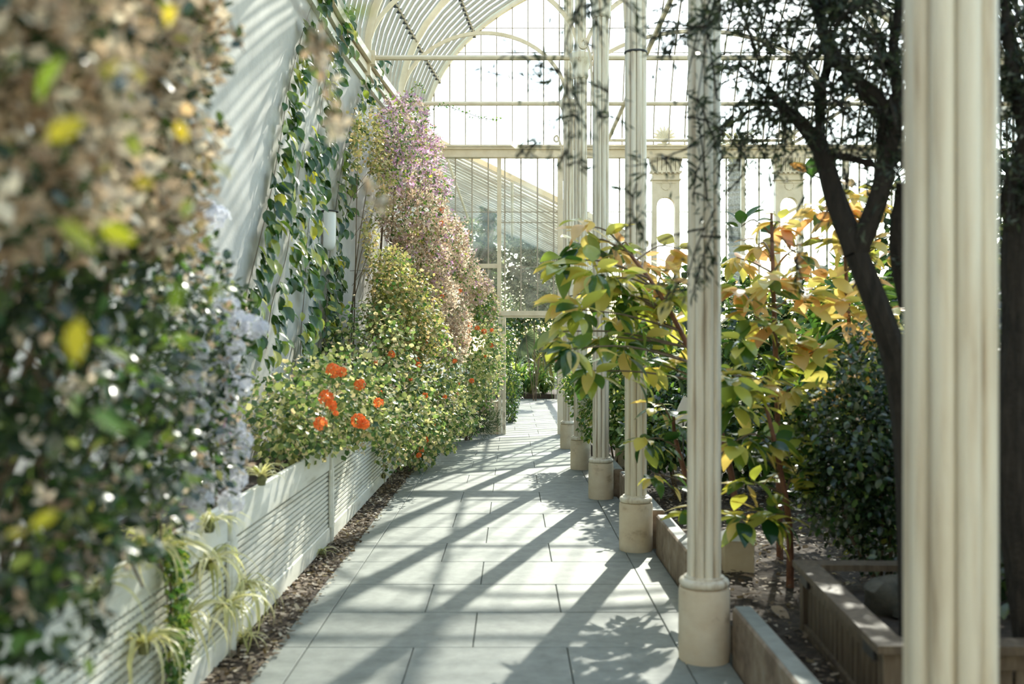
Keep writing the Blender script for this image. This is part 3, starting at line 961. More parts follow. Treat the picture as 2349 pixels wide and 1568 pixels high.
for k, (cx, cy) in enumerate(COLS):
    t = thing('iron_column', lab[k], 'column', (cx, cy, 0), 'cream iron columns along the path')
    sc_ = (1.33, 1.33, 1.0) if k == 0 else 1.0
    place('plinth', plinth_me, t, (cx, cy, 0), mat=M['plinth'], scale=sc_)
    place('collar', collar_me, t, (cx, cy, 0), mat=M['cream'], scale=sc_)
    place('shaft', shaft_me, t, (cx, cy, 0), mat=M['cream'], scale=sc_, rot=(0, 0, (0.58, 0.0, 0.12, 0.2, 0.3, 0.1)[k]))
    place('capital', cap_me, t, (cx, cy, 0), mat=M['cream'], scale=sc_)
    place('upper_shaft', upper_me, t, (cx, cy, 0), mat=M['cream'], scale=sc_, rot=(0, 0, 0.1 * k))
    place('scroll', scroll_me, t, (cx, cy, 0), mat=M['iron'])
    if k == 2:
        MB().lathe([(0.080, 3.70), (0.087, 3.704), (0.087, 3.714), (0.080, 3.718)], 24, (cx, cy), cap=False).build('wire_band', M['dark_iron'], t)

# ================================================================== KERBS
def kerb(y0, y1, label, x=1.062, w=0.10, h=0.275):
    g = thing('kerb_stone', label, 'kerb', (x, y0, 0), 'kerb stones edging the bed')
    o = MB().cbox(x, x + w, y0, y1, -0.02, h, 0.008).build('kerb_block', M['kerb'], g)
    MB().box(x + 0.012, x + w - 0.012, y0 + 0.004, y1 - 0.004, h - 0.002, h + 0.003).build('kerb_top', M['slab'], g)
    return g
kerb(2.65, 4.80, 'brown-faced kerb stone running out of the bottom edge beside the second column')
kerb(6.09, 7.34, 'short kerb stone with a bright top between the second and third columns')
kerb(7.54, 9.80, 'kerb stone between the third and fourth columns', 1.058)
kerb(9.98, 12.08, 'farthest kerb stone, between the fourth and fifth columns', 1.02)

# ================================================================== LATTICE PLANTERS
PF = -1.40
def planter(y0, y1, label):
    t = thing('lattice_planter', label, 'planter', (PF, y0, 0), 'white lattice-fronted planters under the wall')
    wv = lambda: random.uniform(-0.004, 0.004)
    xb = max(wx(y0), wx(y1)) + 0.01
    MB().cbox(PF - 0.03, PF + 0.002, y0 + 0.05, y1 - 0.05, 0.57, 0.755, 0.006).build('top_board', M['white_wood'], t)
    MB().cbox(PF - 0.03, PF + 0.006, y0 + 0.05, y1 - 0.05, 0.02, 0.135, 0.006).build('bottom_board', M['white_wood'], t)
    MB().cbox(PF - 0.06, PF + 0.022, y0 - 0.035, y0 + 0.035, -0.01, 0.775, 0.008).build('post', M['white_wood'], t)
    MB().box(PF + 0.002, PF + 0.016, y0 + 0.05, y0 + 0.075, 0.135, 0.57).build('batten', M['white_wood'], t)
    MB().box(PF + 0.002, PF + 0.016, y1 - 0.075, y1 - 0.05, 0.135, 0.57).build('batten', M['white_wood'], t)
    MB().box(PF - 0.075, PF - 0.062, y0 + 0.04, y1 - 0.04, 0.02, 0.72).build('back_board', M['brown_wood'], t)
    MB().box(xb, PF - 0.035, y0 + 0.02, y1 - 0.02, 0.55, 0.69).build('soil', M['soil'], t)
    L = y1 - y0 - 0.10
    h = MB().box(-0.012, 0.0, 0, L, 0, 0.021).mesh('slat')
    n = 12
    for k in range(n):
        place('slat', h, t, (PF - 0.004, y0 + 0.05, 0.142 + k * 0.0355), mat=M['white_wood'])
    v = MB().box(-0.012, 0.0, -0.011, 0.011, 0.12, 0.585).mesh('cross_slat')
    nv = int(L / 0.042)
    for k in range(nv):
        place('cross_slat', v, t, (PF - 0.018, y0 + 0.07 + k * 0.042, 0), mat=M['white_wood'])
    return t
planter(2.25, 4.95, 'white lattice planter nearest the camera, half hidden by dark foliage and spider plants')
planter(4.95, 7.68, 'white lattice planter in full view beside the path, second from the camera')
planter(7.68, 10.9, 'white lattice planter below the orange geraniums, third from the camera')
planter(10.9, 13.3, 'farthest white lattice planter, mostly covered by trailing geranium leaves')

# ================================================================== WOODEN TUB WITH ROCK
TB = thing('wooden_tub', 'dark weathered wooden planter tub with vertical slats in front of the near column', 'planter', (1.34, 3.54, 0.12))
ang = math.radians(3.7)
def tubpt(u, w_, z):   # u along front (to the right), w_ towards the back
    return Vector((1.30 + u * math.cos(ang) + w_ * math.sin(ang), 3.54 - u * math.sin(ang) * 0.4 + w_ * math.cos(ang), z))
def tubbox(name, u0, u1, w0, w1, z0, z1, mat):
    m = MB()
    m.add([tubpt(u0, w0, z0), tubpt(u1, w0, z0), tubpt(u1, w1, z0), tubpt(u0, w1, z0), tubpt(u0, w0, z1), tubpt(u1, w0, z1), tubpt(u1, w1, z1), tubpt(u0, w1, z1)],
          [(3, 2, 1, 0), (4, 5, 6, 7), (0, 1, 5, 4), (1, 2, 6, 5), (2, 3, 7, 6), (3, 0, 4, 7)])
    return m.build(name, mat, TB)
S = 1.40
tubbox('rim_board', 0, 0.11, 0, S, 0.44, 0.47, M['brown_wood'])
tubbox('rim_board', S - 0.11, S, 0, S, 0.44, 0.47, M['brown_wood'])
tubbox('rim_board', 0.111, S - 0.111, 0, 0.11, 0.44, 0.47, M['brown_wood'])
tubbox('rim_board', 0.111, S - 0.111, S - 0.11, S, 0.44, 0.47, M['brown_wood'])
for (u0, w0) in ((0.03, 0.03), (S - 0.10, 0.03), (0.03, S - 0.10), (S - 0.10, S - 0.10)):
    tubbox('corner_post', u0, u0 + 0.07, w0, w0 + 0.07, 0.10, 0.44, M['brown_wood'])
for z0, z1 in ((0.375, 0.44), (0.13, 0.18)):
    tubbox('side_rail', 0.032, 0.052, 0.10, S - 0.10, z0, z1, M['brown_wood'])
    tubbox('side_rail', 0.10, S - 0.10, 0.032, 0.052, z0, z1, M['brown_wood'])
for k in range(15):
    a = 0.105 + k * (S - 0.21) / 15
    tubbox('slat', 0.050, 0.068, a + 0.006, a + (S - 0.21) / 15 - 0.006, 0.13, 0.438, M['brown_wood'])
    tubbox('slat', a + 0.006, a + (S - 0.21) / 15 - 0.006, 0.050, 0.068, 0.13, 0.438, M['brown_wood'])
tubbox('handle', 0.015, 0.03, 0.10, 0.24, 0.385, 0.425, M['dark_iron'])
tubbox('handle', 0.015, 0.03, S - 0.24, S - 0.10, 0.385, 0.425, M['dark_iron'])
tubbox('soil', 0.07, S - 0.07, 0.07, S - 0.07, 0.14, 0.34, M['soil'])
def stone(name, c, r, sx=(1, 1, .75), seed=1):
    rg = random.Random(seed)
    m = MB(); n1, n2 = 8, 12
    vv = []; ff = []
    for i in range(n1 + 1):
        th = math.pi * i / n1
        for j in range(n2):
            ph = 2 * math.pi * j / n2
            q = r * (1 + rg.uniform(-.2, .2)) if 0 < i < n1 else r
            vv.append((c[0] + q * sx[0] * math.sin(th) * math.cos(ph), c[1] + q * sx[1] * math.sin(th) * math.sin(ph), c[2] + q * sx[2] * math.cos(th)))
    for i in range(n1):
        for j in range(n2):
            ff.append((i * n2 + j, (i + 1) * n2 + j, (i + 1) * n2 + (j + 1) % n2, i * n2 + (j + 1) % n2))
    m.add(vv, ff)
    return m.build(name, M['rock'], None, True, origin=(c[0], c[1], c[2] - r * sx[2]))
props(stone('rock', (1.74, 4.45, 0.40), 0.13, (1.2, 1, .8), 3), 'rounded mossy rock lying in the wooden tub', 'rock')

# ================================================================== WHITE BED MARKERS
def marker(c, w, h, label):
    t = thing('stone_post', label, 'post', c)
    x, y, z = c
    MB().cbox(x - w / 2, x + w / 2, y - w / 2, y + w / 2, z - 0.03, z + h, 0.006).build('post_body', M['plinth'], t)
    q = w / 2 + 0.012
    MB().add([(x - q, y - q, z + h), (x + q, y - q, z + h), (x + q, y + q, z + h), (x - q, y + q, z + h), (x, y, z + h + 0.09)],
             [(3, 2, 1, 0), (0, 1, 4), (1, 2, 4), (2, 3, 4), (3, 0, 4)]).build('pointed_cap', M['lamp_white'], t)
pm = P(1688, 1305, 6.2)
marker((pm.x, 6.2, 0.13), 0.19, 0.20, 'short cream stone post with pointed white cap behind the second column')
o = thing('low_white_block', 'low cream stone block behind the fourth column, foliage above', 'block', (1.24, 11.2, 0.13))
MB().cbox(1.20, 1.62, 11.2, 11.6, 0.10, 0.40, 0.01).build('block_body', M['plinth'], o)
MB().cbox(1.19, 1.63, 11.19, 11.61, 0.40, 0.425, 0.008).build('block_cap', M['lamp_white'], o)

# ---- plant label on a stake
sg = thing('plant_sign', 'small pale plant label tilted on a stake, left of the second column', 'sign', tuple(P(1568, 1040, 8.0)))
c0 = P(1568, 945, 8.0)
MB().tube([(c0.x, 8.02, 0.12), (c0.x, 8.02, c0.z - 0.05)], 0.006, 6).build('stake', M['dark_iron'], sg)
a = math.radians(22); hw, hh = 0.055, 0.12
def sp(u, v_, d): return (c0.x + u * math.cos(a) + v_ * math.sin(a), 8.0 + d - 0.25 * v_, c0.z - u * math.sin(a) + v_ * math.cos(a))
MB().add([sp(-hw, -hh, 0), sp(hw, -hh, 0), sp(hw, hh, 0), sp(-hw, hh, 0), sp(-hw, -hh, .008), sp(hw, -hh, .008), sp(hw, hh, .008), sp(-hw, hh, .008)],
         [(3, 2, 1, 0), (4, 5, 6, 7), (0, 1, 5, 4), (1, 2, 6, 5), (2, 3, 7, 6), (3, 0, 4, 7)]).build('sign_plate', M['lamp_white'], sg)

# ================================================================== WALL LAMP
lp = P(757, 525, 9.95)
WLMP = thing('wall_lamp', 'white half-round uplighter lamp on the wall among the vines', 'lamp', (wx(9.95), 9.95, lp.z - 0.2))
zc = lp.z
m = MB(); n = 16; v = []; f = []
for (r, z) in ((0.030, -0.215), (0.055, -0.20), (0.072, -0.165), (0.078, -0.12), (0.080, 0.17), (0.074, 0.17), (0.072, -0.10)):
    for k in range(n + 1):
        a = -math.pi / 2 - 0.35 + (math.pi + 0.7) * k / n
        v.append((wx(9.95) + 0.062 + r * math.cos(a), 9.95 + r * math.sin(a), zc + z))
for i in range(6):
    for k in range(n):
        q = i * (n + 1) + k
        f.append((q, q + 1, q + n + 2, q + n + 1))
m.add(v, f)
m.build('shade', M['lamp_white'], WLMP, True)
MB().lathe([(0.082, 0.168), (0.086, 0.172), (0.086, 0.182), (0.070, 0.182), (0.070, 0.168)], 28, cap=False).build('rim', M['dark_iron'], None)
o = bpy.data.objects['rim']; o.parent = WLMP; o.location = Vector((wx(9.95) + 0.062 + 0.02, 9.95, zc)) - WL[WLMP.name]
MB().box(wx(9.95), wx(9.95) + 0.03, 10.31, 10.39, zc - 0.12, zc + 0.12).build('back_plate', M['lamp_white'], WLMP)

# ================================================================== LEANING POLE
a, b = P(1386, 341, 16.66), P(1566, -62, 10.6)
op = thing('leaning_pole', 'long grey pole slanting up behind the third column towards the roof', 'pole', tuple(a))
MB().tube([a, b], [0.031, 0.031], 10).build('pole_shaft', M['iron'], op)
MB().tube([a - (b - a).normalized() * 0.02, a + (b - a).normalized() * 0.12], 0.034, 10).build('pole_socket', M['dark_iron'], op)
# ================================================================== PLANTS
def B(px, py, Y, rx, ry, rz):
    return (tuple(P(px, py, Y)), (rx, ry, rz))
def stems(parent, mat, base, tips, r0=0.012, r1=0.004, name='stem', bend=0.12):
    for tp in tips:
        b = Vector(base) + Vector((random.uniform(-.04, .04), random.uniform(-.06, .06), 0))
        t = Vector(tp)
        mid = b.lerp(t, 0.5) + Vector((random.uniform(-bend, bend), random.uniform(-bend, bend), random.uniform(0, bend)))
        MB().tube(smooth_path([b, mid, t], 4), [r0 + (r1 - r0) * k / 8 for k in range(9)], 6).build(name, mat, parent)
def single_leaves(parent, blobs, n, size, me, mat, droop=0.35, shell=0.85, keep=None, name='leaf'):
    p, o = blob_points(blobs, n, shell)
    for q, w in zip(p, o):
        if keep is not None and not keep(q): continue
        ax = Vector(w) * 0.7 + Vector(RNG.normal(size=3)) * 0.55 + Vector((0, 0, -droop))
        nr = Vector(w) + Vector((0, 0, 0.8)) + Vector(RNG.normal(size=3)) * 0.4
        place(name, me, parent, q, rotm(ax, nr), size * random.uniform(0.7, 1.3), mat)

# ---- geranium leaf, flower heads
def round_leaf():
    v = [(0, 0.10, -0.03)]; n = 14
    for ring, rr in ((0, 0.55), (1, 1.0)):
        for k in range(n):
            a = -math.pi / 2 + 0.3 + (2 * math.pi - 0.6) * k / (n - 1)
            lobe = 1.0 if ring == 0 else (1.0 if k % 3 else 0.86)
            v.append((0.52 * rr * lobe * math.cos(a), 0.48 + 0.50 * rr * lobe * math.sin(a), 0.10 * rr * rr * (1 if k % 3 else 0.3)))
    f = [(0, 1 + k, 2 + k) for k in range(n - 1)] + [(1 + k, 1 + n + k, 2 + n + k, 2 + k) for k in range(n - 1)]
    me = bpy.data.meshes.new('round_leaf'); me.from_pydata(v, [], f)
    me.polygons.foreach_set('use_smooth', [True] * len(f)); me.update()
    return me
GER_LEAF = round_leaf()
HEAD_O = flower_head('geranium_head', 0.026, 11, 0.021, M['petal_orange'])
HEAD_S = flower_head('geranium_head_small', 0.018, 9, 0.018, M['petal_orange'])
HEAD_L = flower_head('plumbago_head', 0.030, 12, 0.019, M['petal_lilac'], 0.1)
HEAD_R = flower_head('rose_head', 0.022, 10, 0.016, M['petal_rose'])
OVAL = big_leaf('oval_leaf', 0.46, 0.14, 0.10)
HEART = big_leaf('vine_leaf', 0.62, 0.20, 0.16, tip=1)
LONG = big_leaf('rubber_leaf', 0.52, 0.18, 0.07, 6)
LONG2 = big_leaf('rubber_leaf_curled', 0.46, 0.36, 0.12, 6)
STRAP = strap_leaf('strap_leaf', 0.062, 1.15)
STRAP2 = strap_leaf('strap_leaf_wide', 0.085, 0.9)
FROND = strap_leaf('frond_strip', 0.03, 1.5)

def not_in_path(p):
    return True

def geranium(label, blobs, n_cloud, n_single, heads, base, size=0.06):
    t = thing('geranium', label, 'plant', base, 'orange geraniums along the planters')
    stems(t, M['green_stem'], base, [b[0] for b in blobs])
    core = bush('foliage', blobs, n_cloud, size * 0.95, 'round', M['l_ger'], t, 0.1, 0.45, zmin=0.03, keep=lambda p: p[:, 0] > -1.88)
    bush('faded_flowers', blobs, 420, 0.020, 'bract', M['bract_pale'], t, 0.1, 0.9, zmin=0.1, keep=lambda p: p[:, 0] > -1.85)
    single_leaves(t, blobs, n_single, size * 1.1, GER_LEAF, M['l_ger1'], 0.1, 0.97, keep=lambda q: q[2] > 0.08 and q[0] > -1.86)
    for (px, py, Y, s) in heads:
        s *= 0.92
        c = P(px, py, Y - 0.3)
        MB().tube(smooth_path([c + Vector((-0.05, 0.05, -0.16)), c + Vector((-0.02, 0.03, -0.07)), c], 3), 0.003, 4).build('flower_stalk', M['green_stem'], t)
        place('flower_head', HEAD_O if s > 0.8 else HEAD_S, t, c, (random.uniform(.2, 1.0), random.uniform(-.5, .5), random.random() * 6), s)
    return t
geranium('orange geranium spilling over the second white planter, nearest and fullest of the row',
         [B(640, 960, 6.50, 0.280, 0.395, 0.294), B(720, 930, 7.34, 0.388, 0.565, 0.339), B(700, 1010, 7.01, 0.237, 0.452, 0.158), B(800, 900, 8.25, 0.388, 0.565, 0.384), B(830, 960, 8.25, 0.367, 0.565, 0.249)],
         3800, 270, [(765, 850, 6.67, 1.5), (785, 853, 6.72, 1.1), (748, 912, 6.55, 1.5), (760, 930, 6.61, 1.2), (735, 972, 6.55, 1.4), (822, 965, 7.23, 1.6), (835, 972, 7.23, 1.3), (825, 882, 7.80, 1.4), (770, 948, 6.67, .8), (868, 924, 7.91, 1.3)],
         (-1.62, 7.3, 0.69), 0.044)
geranium('yellowing geranium bush with orange heads above the third white planter',
         [B(850, 800, 9.89, 0.458, 0.690, 0.460), B(900, 900, 10.35, 0.480, 0.690, 0.391), B(940, 970, 10.58, 0.371, 0.575, 0.299), B(900, 1020, 10.12, 0.174, 0.402, 0.253), B(930, 760, 11.50, 0.392, 0.575, 0.299)],
         4000, 250, [(898, 813, 9.89, 1.2), (960, 837, 10.81, 1.1), (862, 830, 9.66, .9), (942, 870, 10.35, .8), (975, 907, 10.81, 1.0), (870, 900, 9.20, .9)],
         (-1.62, 10.4, 0.69), 0.045)
geranium('tall geranium covered in orange heads between the yellow creeper and the dried bougainvillea',
         [B(985, 850, 12.10, 0.419, 0.648, 0.454), B(1010, 930, 12.53, 0.419, 0.648, 0.389), B(1000, 1000, 12.31, 0.314, 0.540, 0.238), B(960, 1040, 11.88, 0.231, 0.432, 0.194)],
         3400, 160, [(980, 778, 11.45, 1.4), (957, 825, 11.23, .9), (958, 838, 11.23, 1.1), (1043, 828, 12.53, 1.0), (976, 908, 11.66, 1.1), (1020, 910, 12.10, .9), (1050, 903, 12.74, .8), (1003, 976, 11.88, 1.1), (976, 1008, 11.23, 1.2), (968, 1030, 11.12, 1.0), (961, 1044, 11.02, 1.0), (1052, 880, 12.74, .8)],
         (-1.5, 12.2, 0.69), 0.046)
geranium('dark green geranium with scattered red-orange heads at the left of the doorway',
         [B(1100, 790, 14.60, 0.380, 0.600, 0.360), B(1085, 870, 14.40, 0.400, 0.600, 0.340), B(1125, 850, 15.20, 0.220, 0.500, 0.400), B(1060, 960, 13.60, 0.300, 0.500, 0.240)],
         2600, 100, [(1072, 780, 13.60, 1.6), (1078, 745, 14.00, 1.2), (1074, 760, 14.00, 1.0), (1095, 752, 14.20, 1.1), (1110, 760, 14.40, 1.2), (1128, 757, 14.60, .9), (1128, 792, 14.60, 1.1), (1113, 817, 14.40, .8), (1082, 873, 13.80, 1.1), (1014, 680, 12.40, .9), (1054, 668, 13.40, 1.1), (1068, 718, 13.60, 1.1), (1012, 482, 12.60, 1.3), (1013, 513, 12.60, 1.2), (1070, 790, 13.60, 1.0)],
         (-1.15, 14.2, 0.02), 0.05)

# ---- rosemary and a grey shrub at the far end of the strip
t = thing('rosemary_bush', 'low dark feathery rosemary bush at the foot of the door post', 'plant', (-0.62, 15.9, 0.0))
bl = [B(1105, 965, 15.9, .30, .3, .24), B(1065, 968, 15.6, .28, .3, .22), B(1035, 975, 15.0, .25, .3, .2)]
stems(t, M['brown_stem'], (-0.7, 15.7, 0.0), [b[0] for b in bl])
bush('foliage', bl, 6000, 0.05, 'narrow', M['l_shade'], t, -0.3, 0.3, zmin=0.0, jitter=0.4)
t = thing('grey_leaved_shrub', 'grey-green small-leaved shrub above the rosemary left of the doorway', 'plant', (-0.72, 15.8, 0.0))
bl = [B(1085, 910, 15.8, .34, .3, .34), B(1120, 850, 16.1, .24, .25, .40), B(1100, 700, 15.9, .30, .4, .42), B(1135, 800, 16.3, .14, .2, .3)]
stems(t, M['brown_stem'], (-0.72, 15.8, 0.0), [b[0] for b in bl])
bush('foliage', bl, 6500, 0.045, 'diamond', M['l_mid'], t, 0.5, 0.4, zmin=0.05)
bush('dried_flowers', bl, 1600, 0.03, 'bract', M['bract_dry'], t, 0.3, 0.85, zmin=0.4)

# ---- bougainvillea on the wall
t = thing('bougainvillea', 'tall bougainvillea with mauve bracts and masses of faded beige ones on the wall', 'plant', (wx(12.8) + 0.2, 12.8, 0.69))
bl_up = [B(905, 300, 11.8, .22, .5, .35), B(940, 280, 13.0, .26, .6, .34), B(965, 330, 14.0, .30, .6, .30), B(950, 400, 13.0, .38, .8, .36), B(985, 430, 13.6, .30, .7, .26), B(910, 370, 11.5, .22, .5, .36)]
bl_mid = [B(950, 500, 12.2, .42, .7, .38), B(1005, 560, 13.2, .42, .8, .40), B(960, 600, 12.2, .40, .7, .36), B(1040, 620, 14.0, .36, .7, .34), B(1085, 660, 15.0, .28, .6, .26)]
bl_low = [B(1030, 730, 13.2, .30, .6, .46), B(1035, 790, 13.0, .22, .5, .30), B(985, 680, 12.4, .34, .6, .34)]
stems(t, M['brown_stem'], (wx(12.8) + 0.15, 12.8, 0.69), [b[0] for b in bl_up + bl_mid + bl_low], 0.025, 0.006)
wk = lambda p: p[:, 0] > -1.85
bush('foliage', bl_up + bl_mid, 6000, 0.045, 'oval', M['l_mid'], t, 0.3, 0.5, keep=wk)
bush('foliage_low', bl_low, 900, 0.04, 'oval', M['l_mid'], t, 0.3, 0.5, keep=wk)
bush('mauve_bracts', bl_up, 1900, 0.034, 'bract', M['bract_pink'], t, 0.1, 0.75, keep=wk)
bush('mauve_bracts_lower', bl_mid, 700, 0.032, 'bract', M['bract_pink'], t, 0.1, 0.95, keep=wk)
bush('faded_bracts_upper', bl_up, 1100, 0.032, 'bract', M['bract_dry'], t, 0.2, 0.8, keep=wk)
bush('faded_bracts', bl_mid + bl_low, 8200, 0.034, 'bract', M['bract_dry'], t, 0.3, 0.72, keep=wk)
# loose sprays reaching out in front of the glass
for pts in ([(960, 300, 13.5), (990, 255, 13.4), (1020, 242, 13.3), (1050, 252, 13.2), (1080, 262, 13.1), (1110, 272, 13.0), (1145, 274, 12.9)],
            [(950, 235, 13.0), (945, 205, 13.0), (962, 195, 13.0), (972, 208, 12.9)],
            [(1005, 470, 13.2), (1025, 490, 13.0), (1045, 497, 12.9)],
            [(1040, 560, 13.6), (1060, 545, 13.4), (1075, 548, 13.3)]):
    q = [P(*a) for a in pts]
    sp_ = smooth_path(q, 4)
    o = MB().tube(sp_, 0.004, 4).build('spray', M['brown_stem'], t)
    pos = np.array([list(a + Vector((random.uniform(-.03, .03), random.uniform(-.03, .03), random.uniform(-.03, .03)))) for a in sp_ for _ in range(3)])
    cloud('spray_leaves', pos, RNG.normal(size=(len(pos), 3)), RNG.normal(size=(len(pos), 3)), 0.035, 'oval', M['l_mid'], t)

# ---- yellow-green creeper in front of the bougainvillea
t = thing('yellow_creeper', 'fine yellow-leaved creeper climbing the wall between lamp and bougainvillea', 'plant', (wx(10.8) + 0.1, 10.8, 0.69))
bl = [B(930, 700, 10.8, .36, .6, .42), B(960, 760, 11.2, .34, .6, .34), B(900, 640, 10.4, .22, .5, .36), B(880, 720, 10.2, .2, .4, .3)]
bl2 = [B(880, 400, 10.9, .10, .6, .55), B(860, 330, 10.9, .08, .5, .5), B(850, 560, 10.4, .08, .4, .5), B(820, 330, 10.2, .06, .4, .4)]
stems(t, M['brown_stem'], (wx(10.8) + 0.1, 10.8, 0.69), [b[0] for b in bl + bl2], 0.01, 0.003)
bush('foliage', bl, 4800, 0.036, 'round', M['l_creep'], t, 0.2, 0.4, keep=wk)
bush('foliage_upper', bl2, 1500, 0.036, 'round', M['l_creep'], t, 0.3, 0.2, keep=wk)
bush('green_leaves', bl, 1300, 0.036, 'round', M['l_mid'], t, 0.2, 0.4, keep=wk)
for k in range(26):
    a = P(random.uniform(800, 950), random.uniform(430, 800), 10.6)
    x = wx(10.6) + random.uniform(0.03, 0.5)
    b = a + Vector((random.uniform(-.1, .35), random.uniform(-.2, .2), random.uniform(-.5, .3)))
    a.x = max(a.x, wx(a.y) + 0.03); b.x = max(b.x, wx(b.y) + 0.03)
    MB().tube(smooth_path([a, a.lerp(b, .5) + Vector((.05, 0, .10)), b], 4), 0.003, 4).build('twig', M['brown_stem'], t)

# ---- big-leaved vines climbing the wall on slanting wires
def vine(label, line, n, spread, size, base):
    t = thing('climbing_vine', label, 'vine', base, 'big-leaved vines trained up the white wall')
    pts = smooth_path([Vector((wx(Y) + 0.035, Y, Z)) for (Y, Z) in line], 6)
    MB().tube(pts, [0.004 - 0.002 * k / (len(pts) - 1) for k in range(len(pts))], 6).build('stem', M['brown_stem'], t)
    for k in range(n):
        c = pts[int(random.random() * (len(pts) - 1))] + Vector((random.uniform(0.0, .10), random.gauss(0, spread), random.uniform(-.08, .08)))
        c.x = max(c.x, wx(c.y) + 0.03)
        if abs(c.y - 9.85) < 0.42 and abs(c.z - 2.72) < 0.26: continue
        ax = Vector((random.uniform(.1, .8), random.uniform(-.7, .5), random.uniform(-1.2, -.2)))
        nr = Vector((0.9, -0.4, 0.5)) + Vector(RNG.normal(size=3)) * 0.35
        place('leaf', HEART, t, c, rotm(ax, nr), size * random.uniform(0.65, 1.25), M['l_ivy'])
    return t
def wyz(px, py):      # pixel on the wall -> (Y, Z)
    X = -1.86
    Y = X * F / (px - 1174.5)
    return (Y, EYE - (py - 784) / F * Y)
vine('big-leaved vine slanting up the bare white wall, nearest the dried bougainvillea',
     [wyz(*a) for a in ((545, 760), (575, 640), (600, 540), (625, 430), (648, 300), (668, 180), (700, 60), (735, -40))], 240, 0.075, 0.145, (-1.86, 6.7, 0.69))
vine('big-leaved vine rising left of the white lamp in a broad dark curtain',
     [wyz(*a) for a in ((690, 850), (692, 760), (700, 660), (705, 560), (718, 430), (728, 320), (745, 200), (770, 90), (790, 20))], 300, 0.19, 0.14, (-1.86, 8.8, 0.69))
vine('vine with yellowing leaves hanging around the white lamp',
     [wyz(*a) for a in ((742, 800), (748, 720), (755, 630), (760, 560), (775, 440), (790, 330), (815, 220), (850, 150))], 300, 0.22, 0.13, (-1.86, 10.0, 0.69))
vine('sparse vine with narrow yellow leaves on the wall between the two pale panels',
     [wyz(*a) for a in ((612, 800), (625, 700), (655, 600), (668, 520), (680, 430), (700, 330))], 130, 0.12, 0.125, (-1.86, 7.8, 0.69))

# ---- foreground: dried bougainvillea over dark plumbago
t = thing('faded_bougainvillea', 'blurred bougainvillea with dry beige bracts filling the upper left corner', 'plant', (-1.62, 2.7, 0.69))
bl = [B(60, 90, 1.46, 0.148, 0.190, 0.133), B(230, 60, 1.92, 0.180, 0.260, 0.174), B(380, 110, 2.33, 0.104, 0.248, 0.155), B(120, 300, 1.62, 0.139, 0.205, 0.128), B(300, 300, 2.11, 0.151, 0.241, 0.138), B(395, 360, 2.37, 0.090, 0.216, 0.135), B(200, 440, 1.84, 0.138, 0.221, 0.104), B(420, 20, 2.44, 0.084, 0.218, 0.104), B(100, -120, 1.57, 0.201, 0.242, 0.121), B(350, -100, 2.25, 0.153, 0.307, 0.153), B(60, 470, 1.46, 0.104, 0.190, 0.079), B(350, 500, 2.25, 0.102, 0.215, 0.089)]
wk2 = lambda p: p[:, 0] > -1.86
stems(t, M['brown_stem'], (-1.62, 2.7, 0.69), [b[0] for b in bl], 0.022, 0.006)
bush('faded_bracts', bl, 2100, 0.029, 'bract', M['bract_pale'], t, 0.3, 0.55, keep=wk2)
bush('foliage', bl, 2200, 0.034, 'oval', M['l_dark'], t, 0.1, 0.3, keep=wk2, up=1.6)
bush('yellow_leaves', bl, 260, 0.036, 'oval', M['l_creep'], t, 0.3, 0.8, keep=wk2)
# loose flowering twigs hanging into the middle of the view
for (pts, nb_) in (([(480, -40, 2.58), (520, 30, 2.52), (545, 90, 2.49), (560, 120, 2.46)], 5), ([(440, 130, 2.63), (490, 140, 2.58), (535, 160, 2.52)], 4), ([(455, 250, 2.63), (500, 290, 2.58), (530, 300, 2.58)], 4),
                   ([(640, -60, 2.13), (690, 30, 2.07), (725, 90, 2.02), (745, 170, 1.96), (765, 260, 1.90), (775, 300, 1.90)], 16), ([(700, 20, 2.13), (720, 110, 2.07), (735, 110, 2.02)], 5), ([(835, 410, 2.02), (850, 455, 2.02), (875, 480, 2.02)], 4)):
    q = smooth_path([P(*a) for a in pts], 4)
    MB().tube(q, 0.0025, 4).build('twig', M['brown_stem'], t)
    q2 = q[len(q) // 3:]
    pos = np.array([list(random.choice(q2) + Vector((random.uniform(-.012, .012), random.uniform(-.02, .02), random.uniform(-.012, .012)))) for _ in range(nb_)])
    cloud('twig_bracts', pos, RNG.normal(size=(len(pos), 3)), RNG.normal(size=(len(pos), 3)), 0.026, 'bract', M['bract_pale'], t)
    pos = np.array([list(random.choice(q) + Vector((random.uniform(-.015, .015), random.uniform(-.02, .02), random.uniform(-.015, .015)))) for _ in range(6)])
    cloud('twig_leaves', pos, RNG.normal(size=(len(pos), 3)), RNG.normal(size=(len(pos), 3)), 0.036, 'oval', M['l_dark'], t)
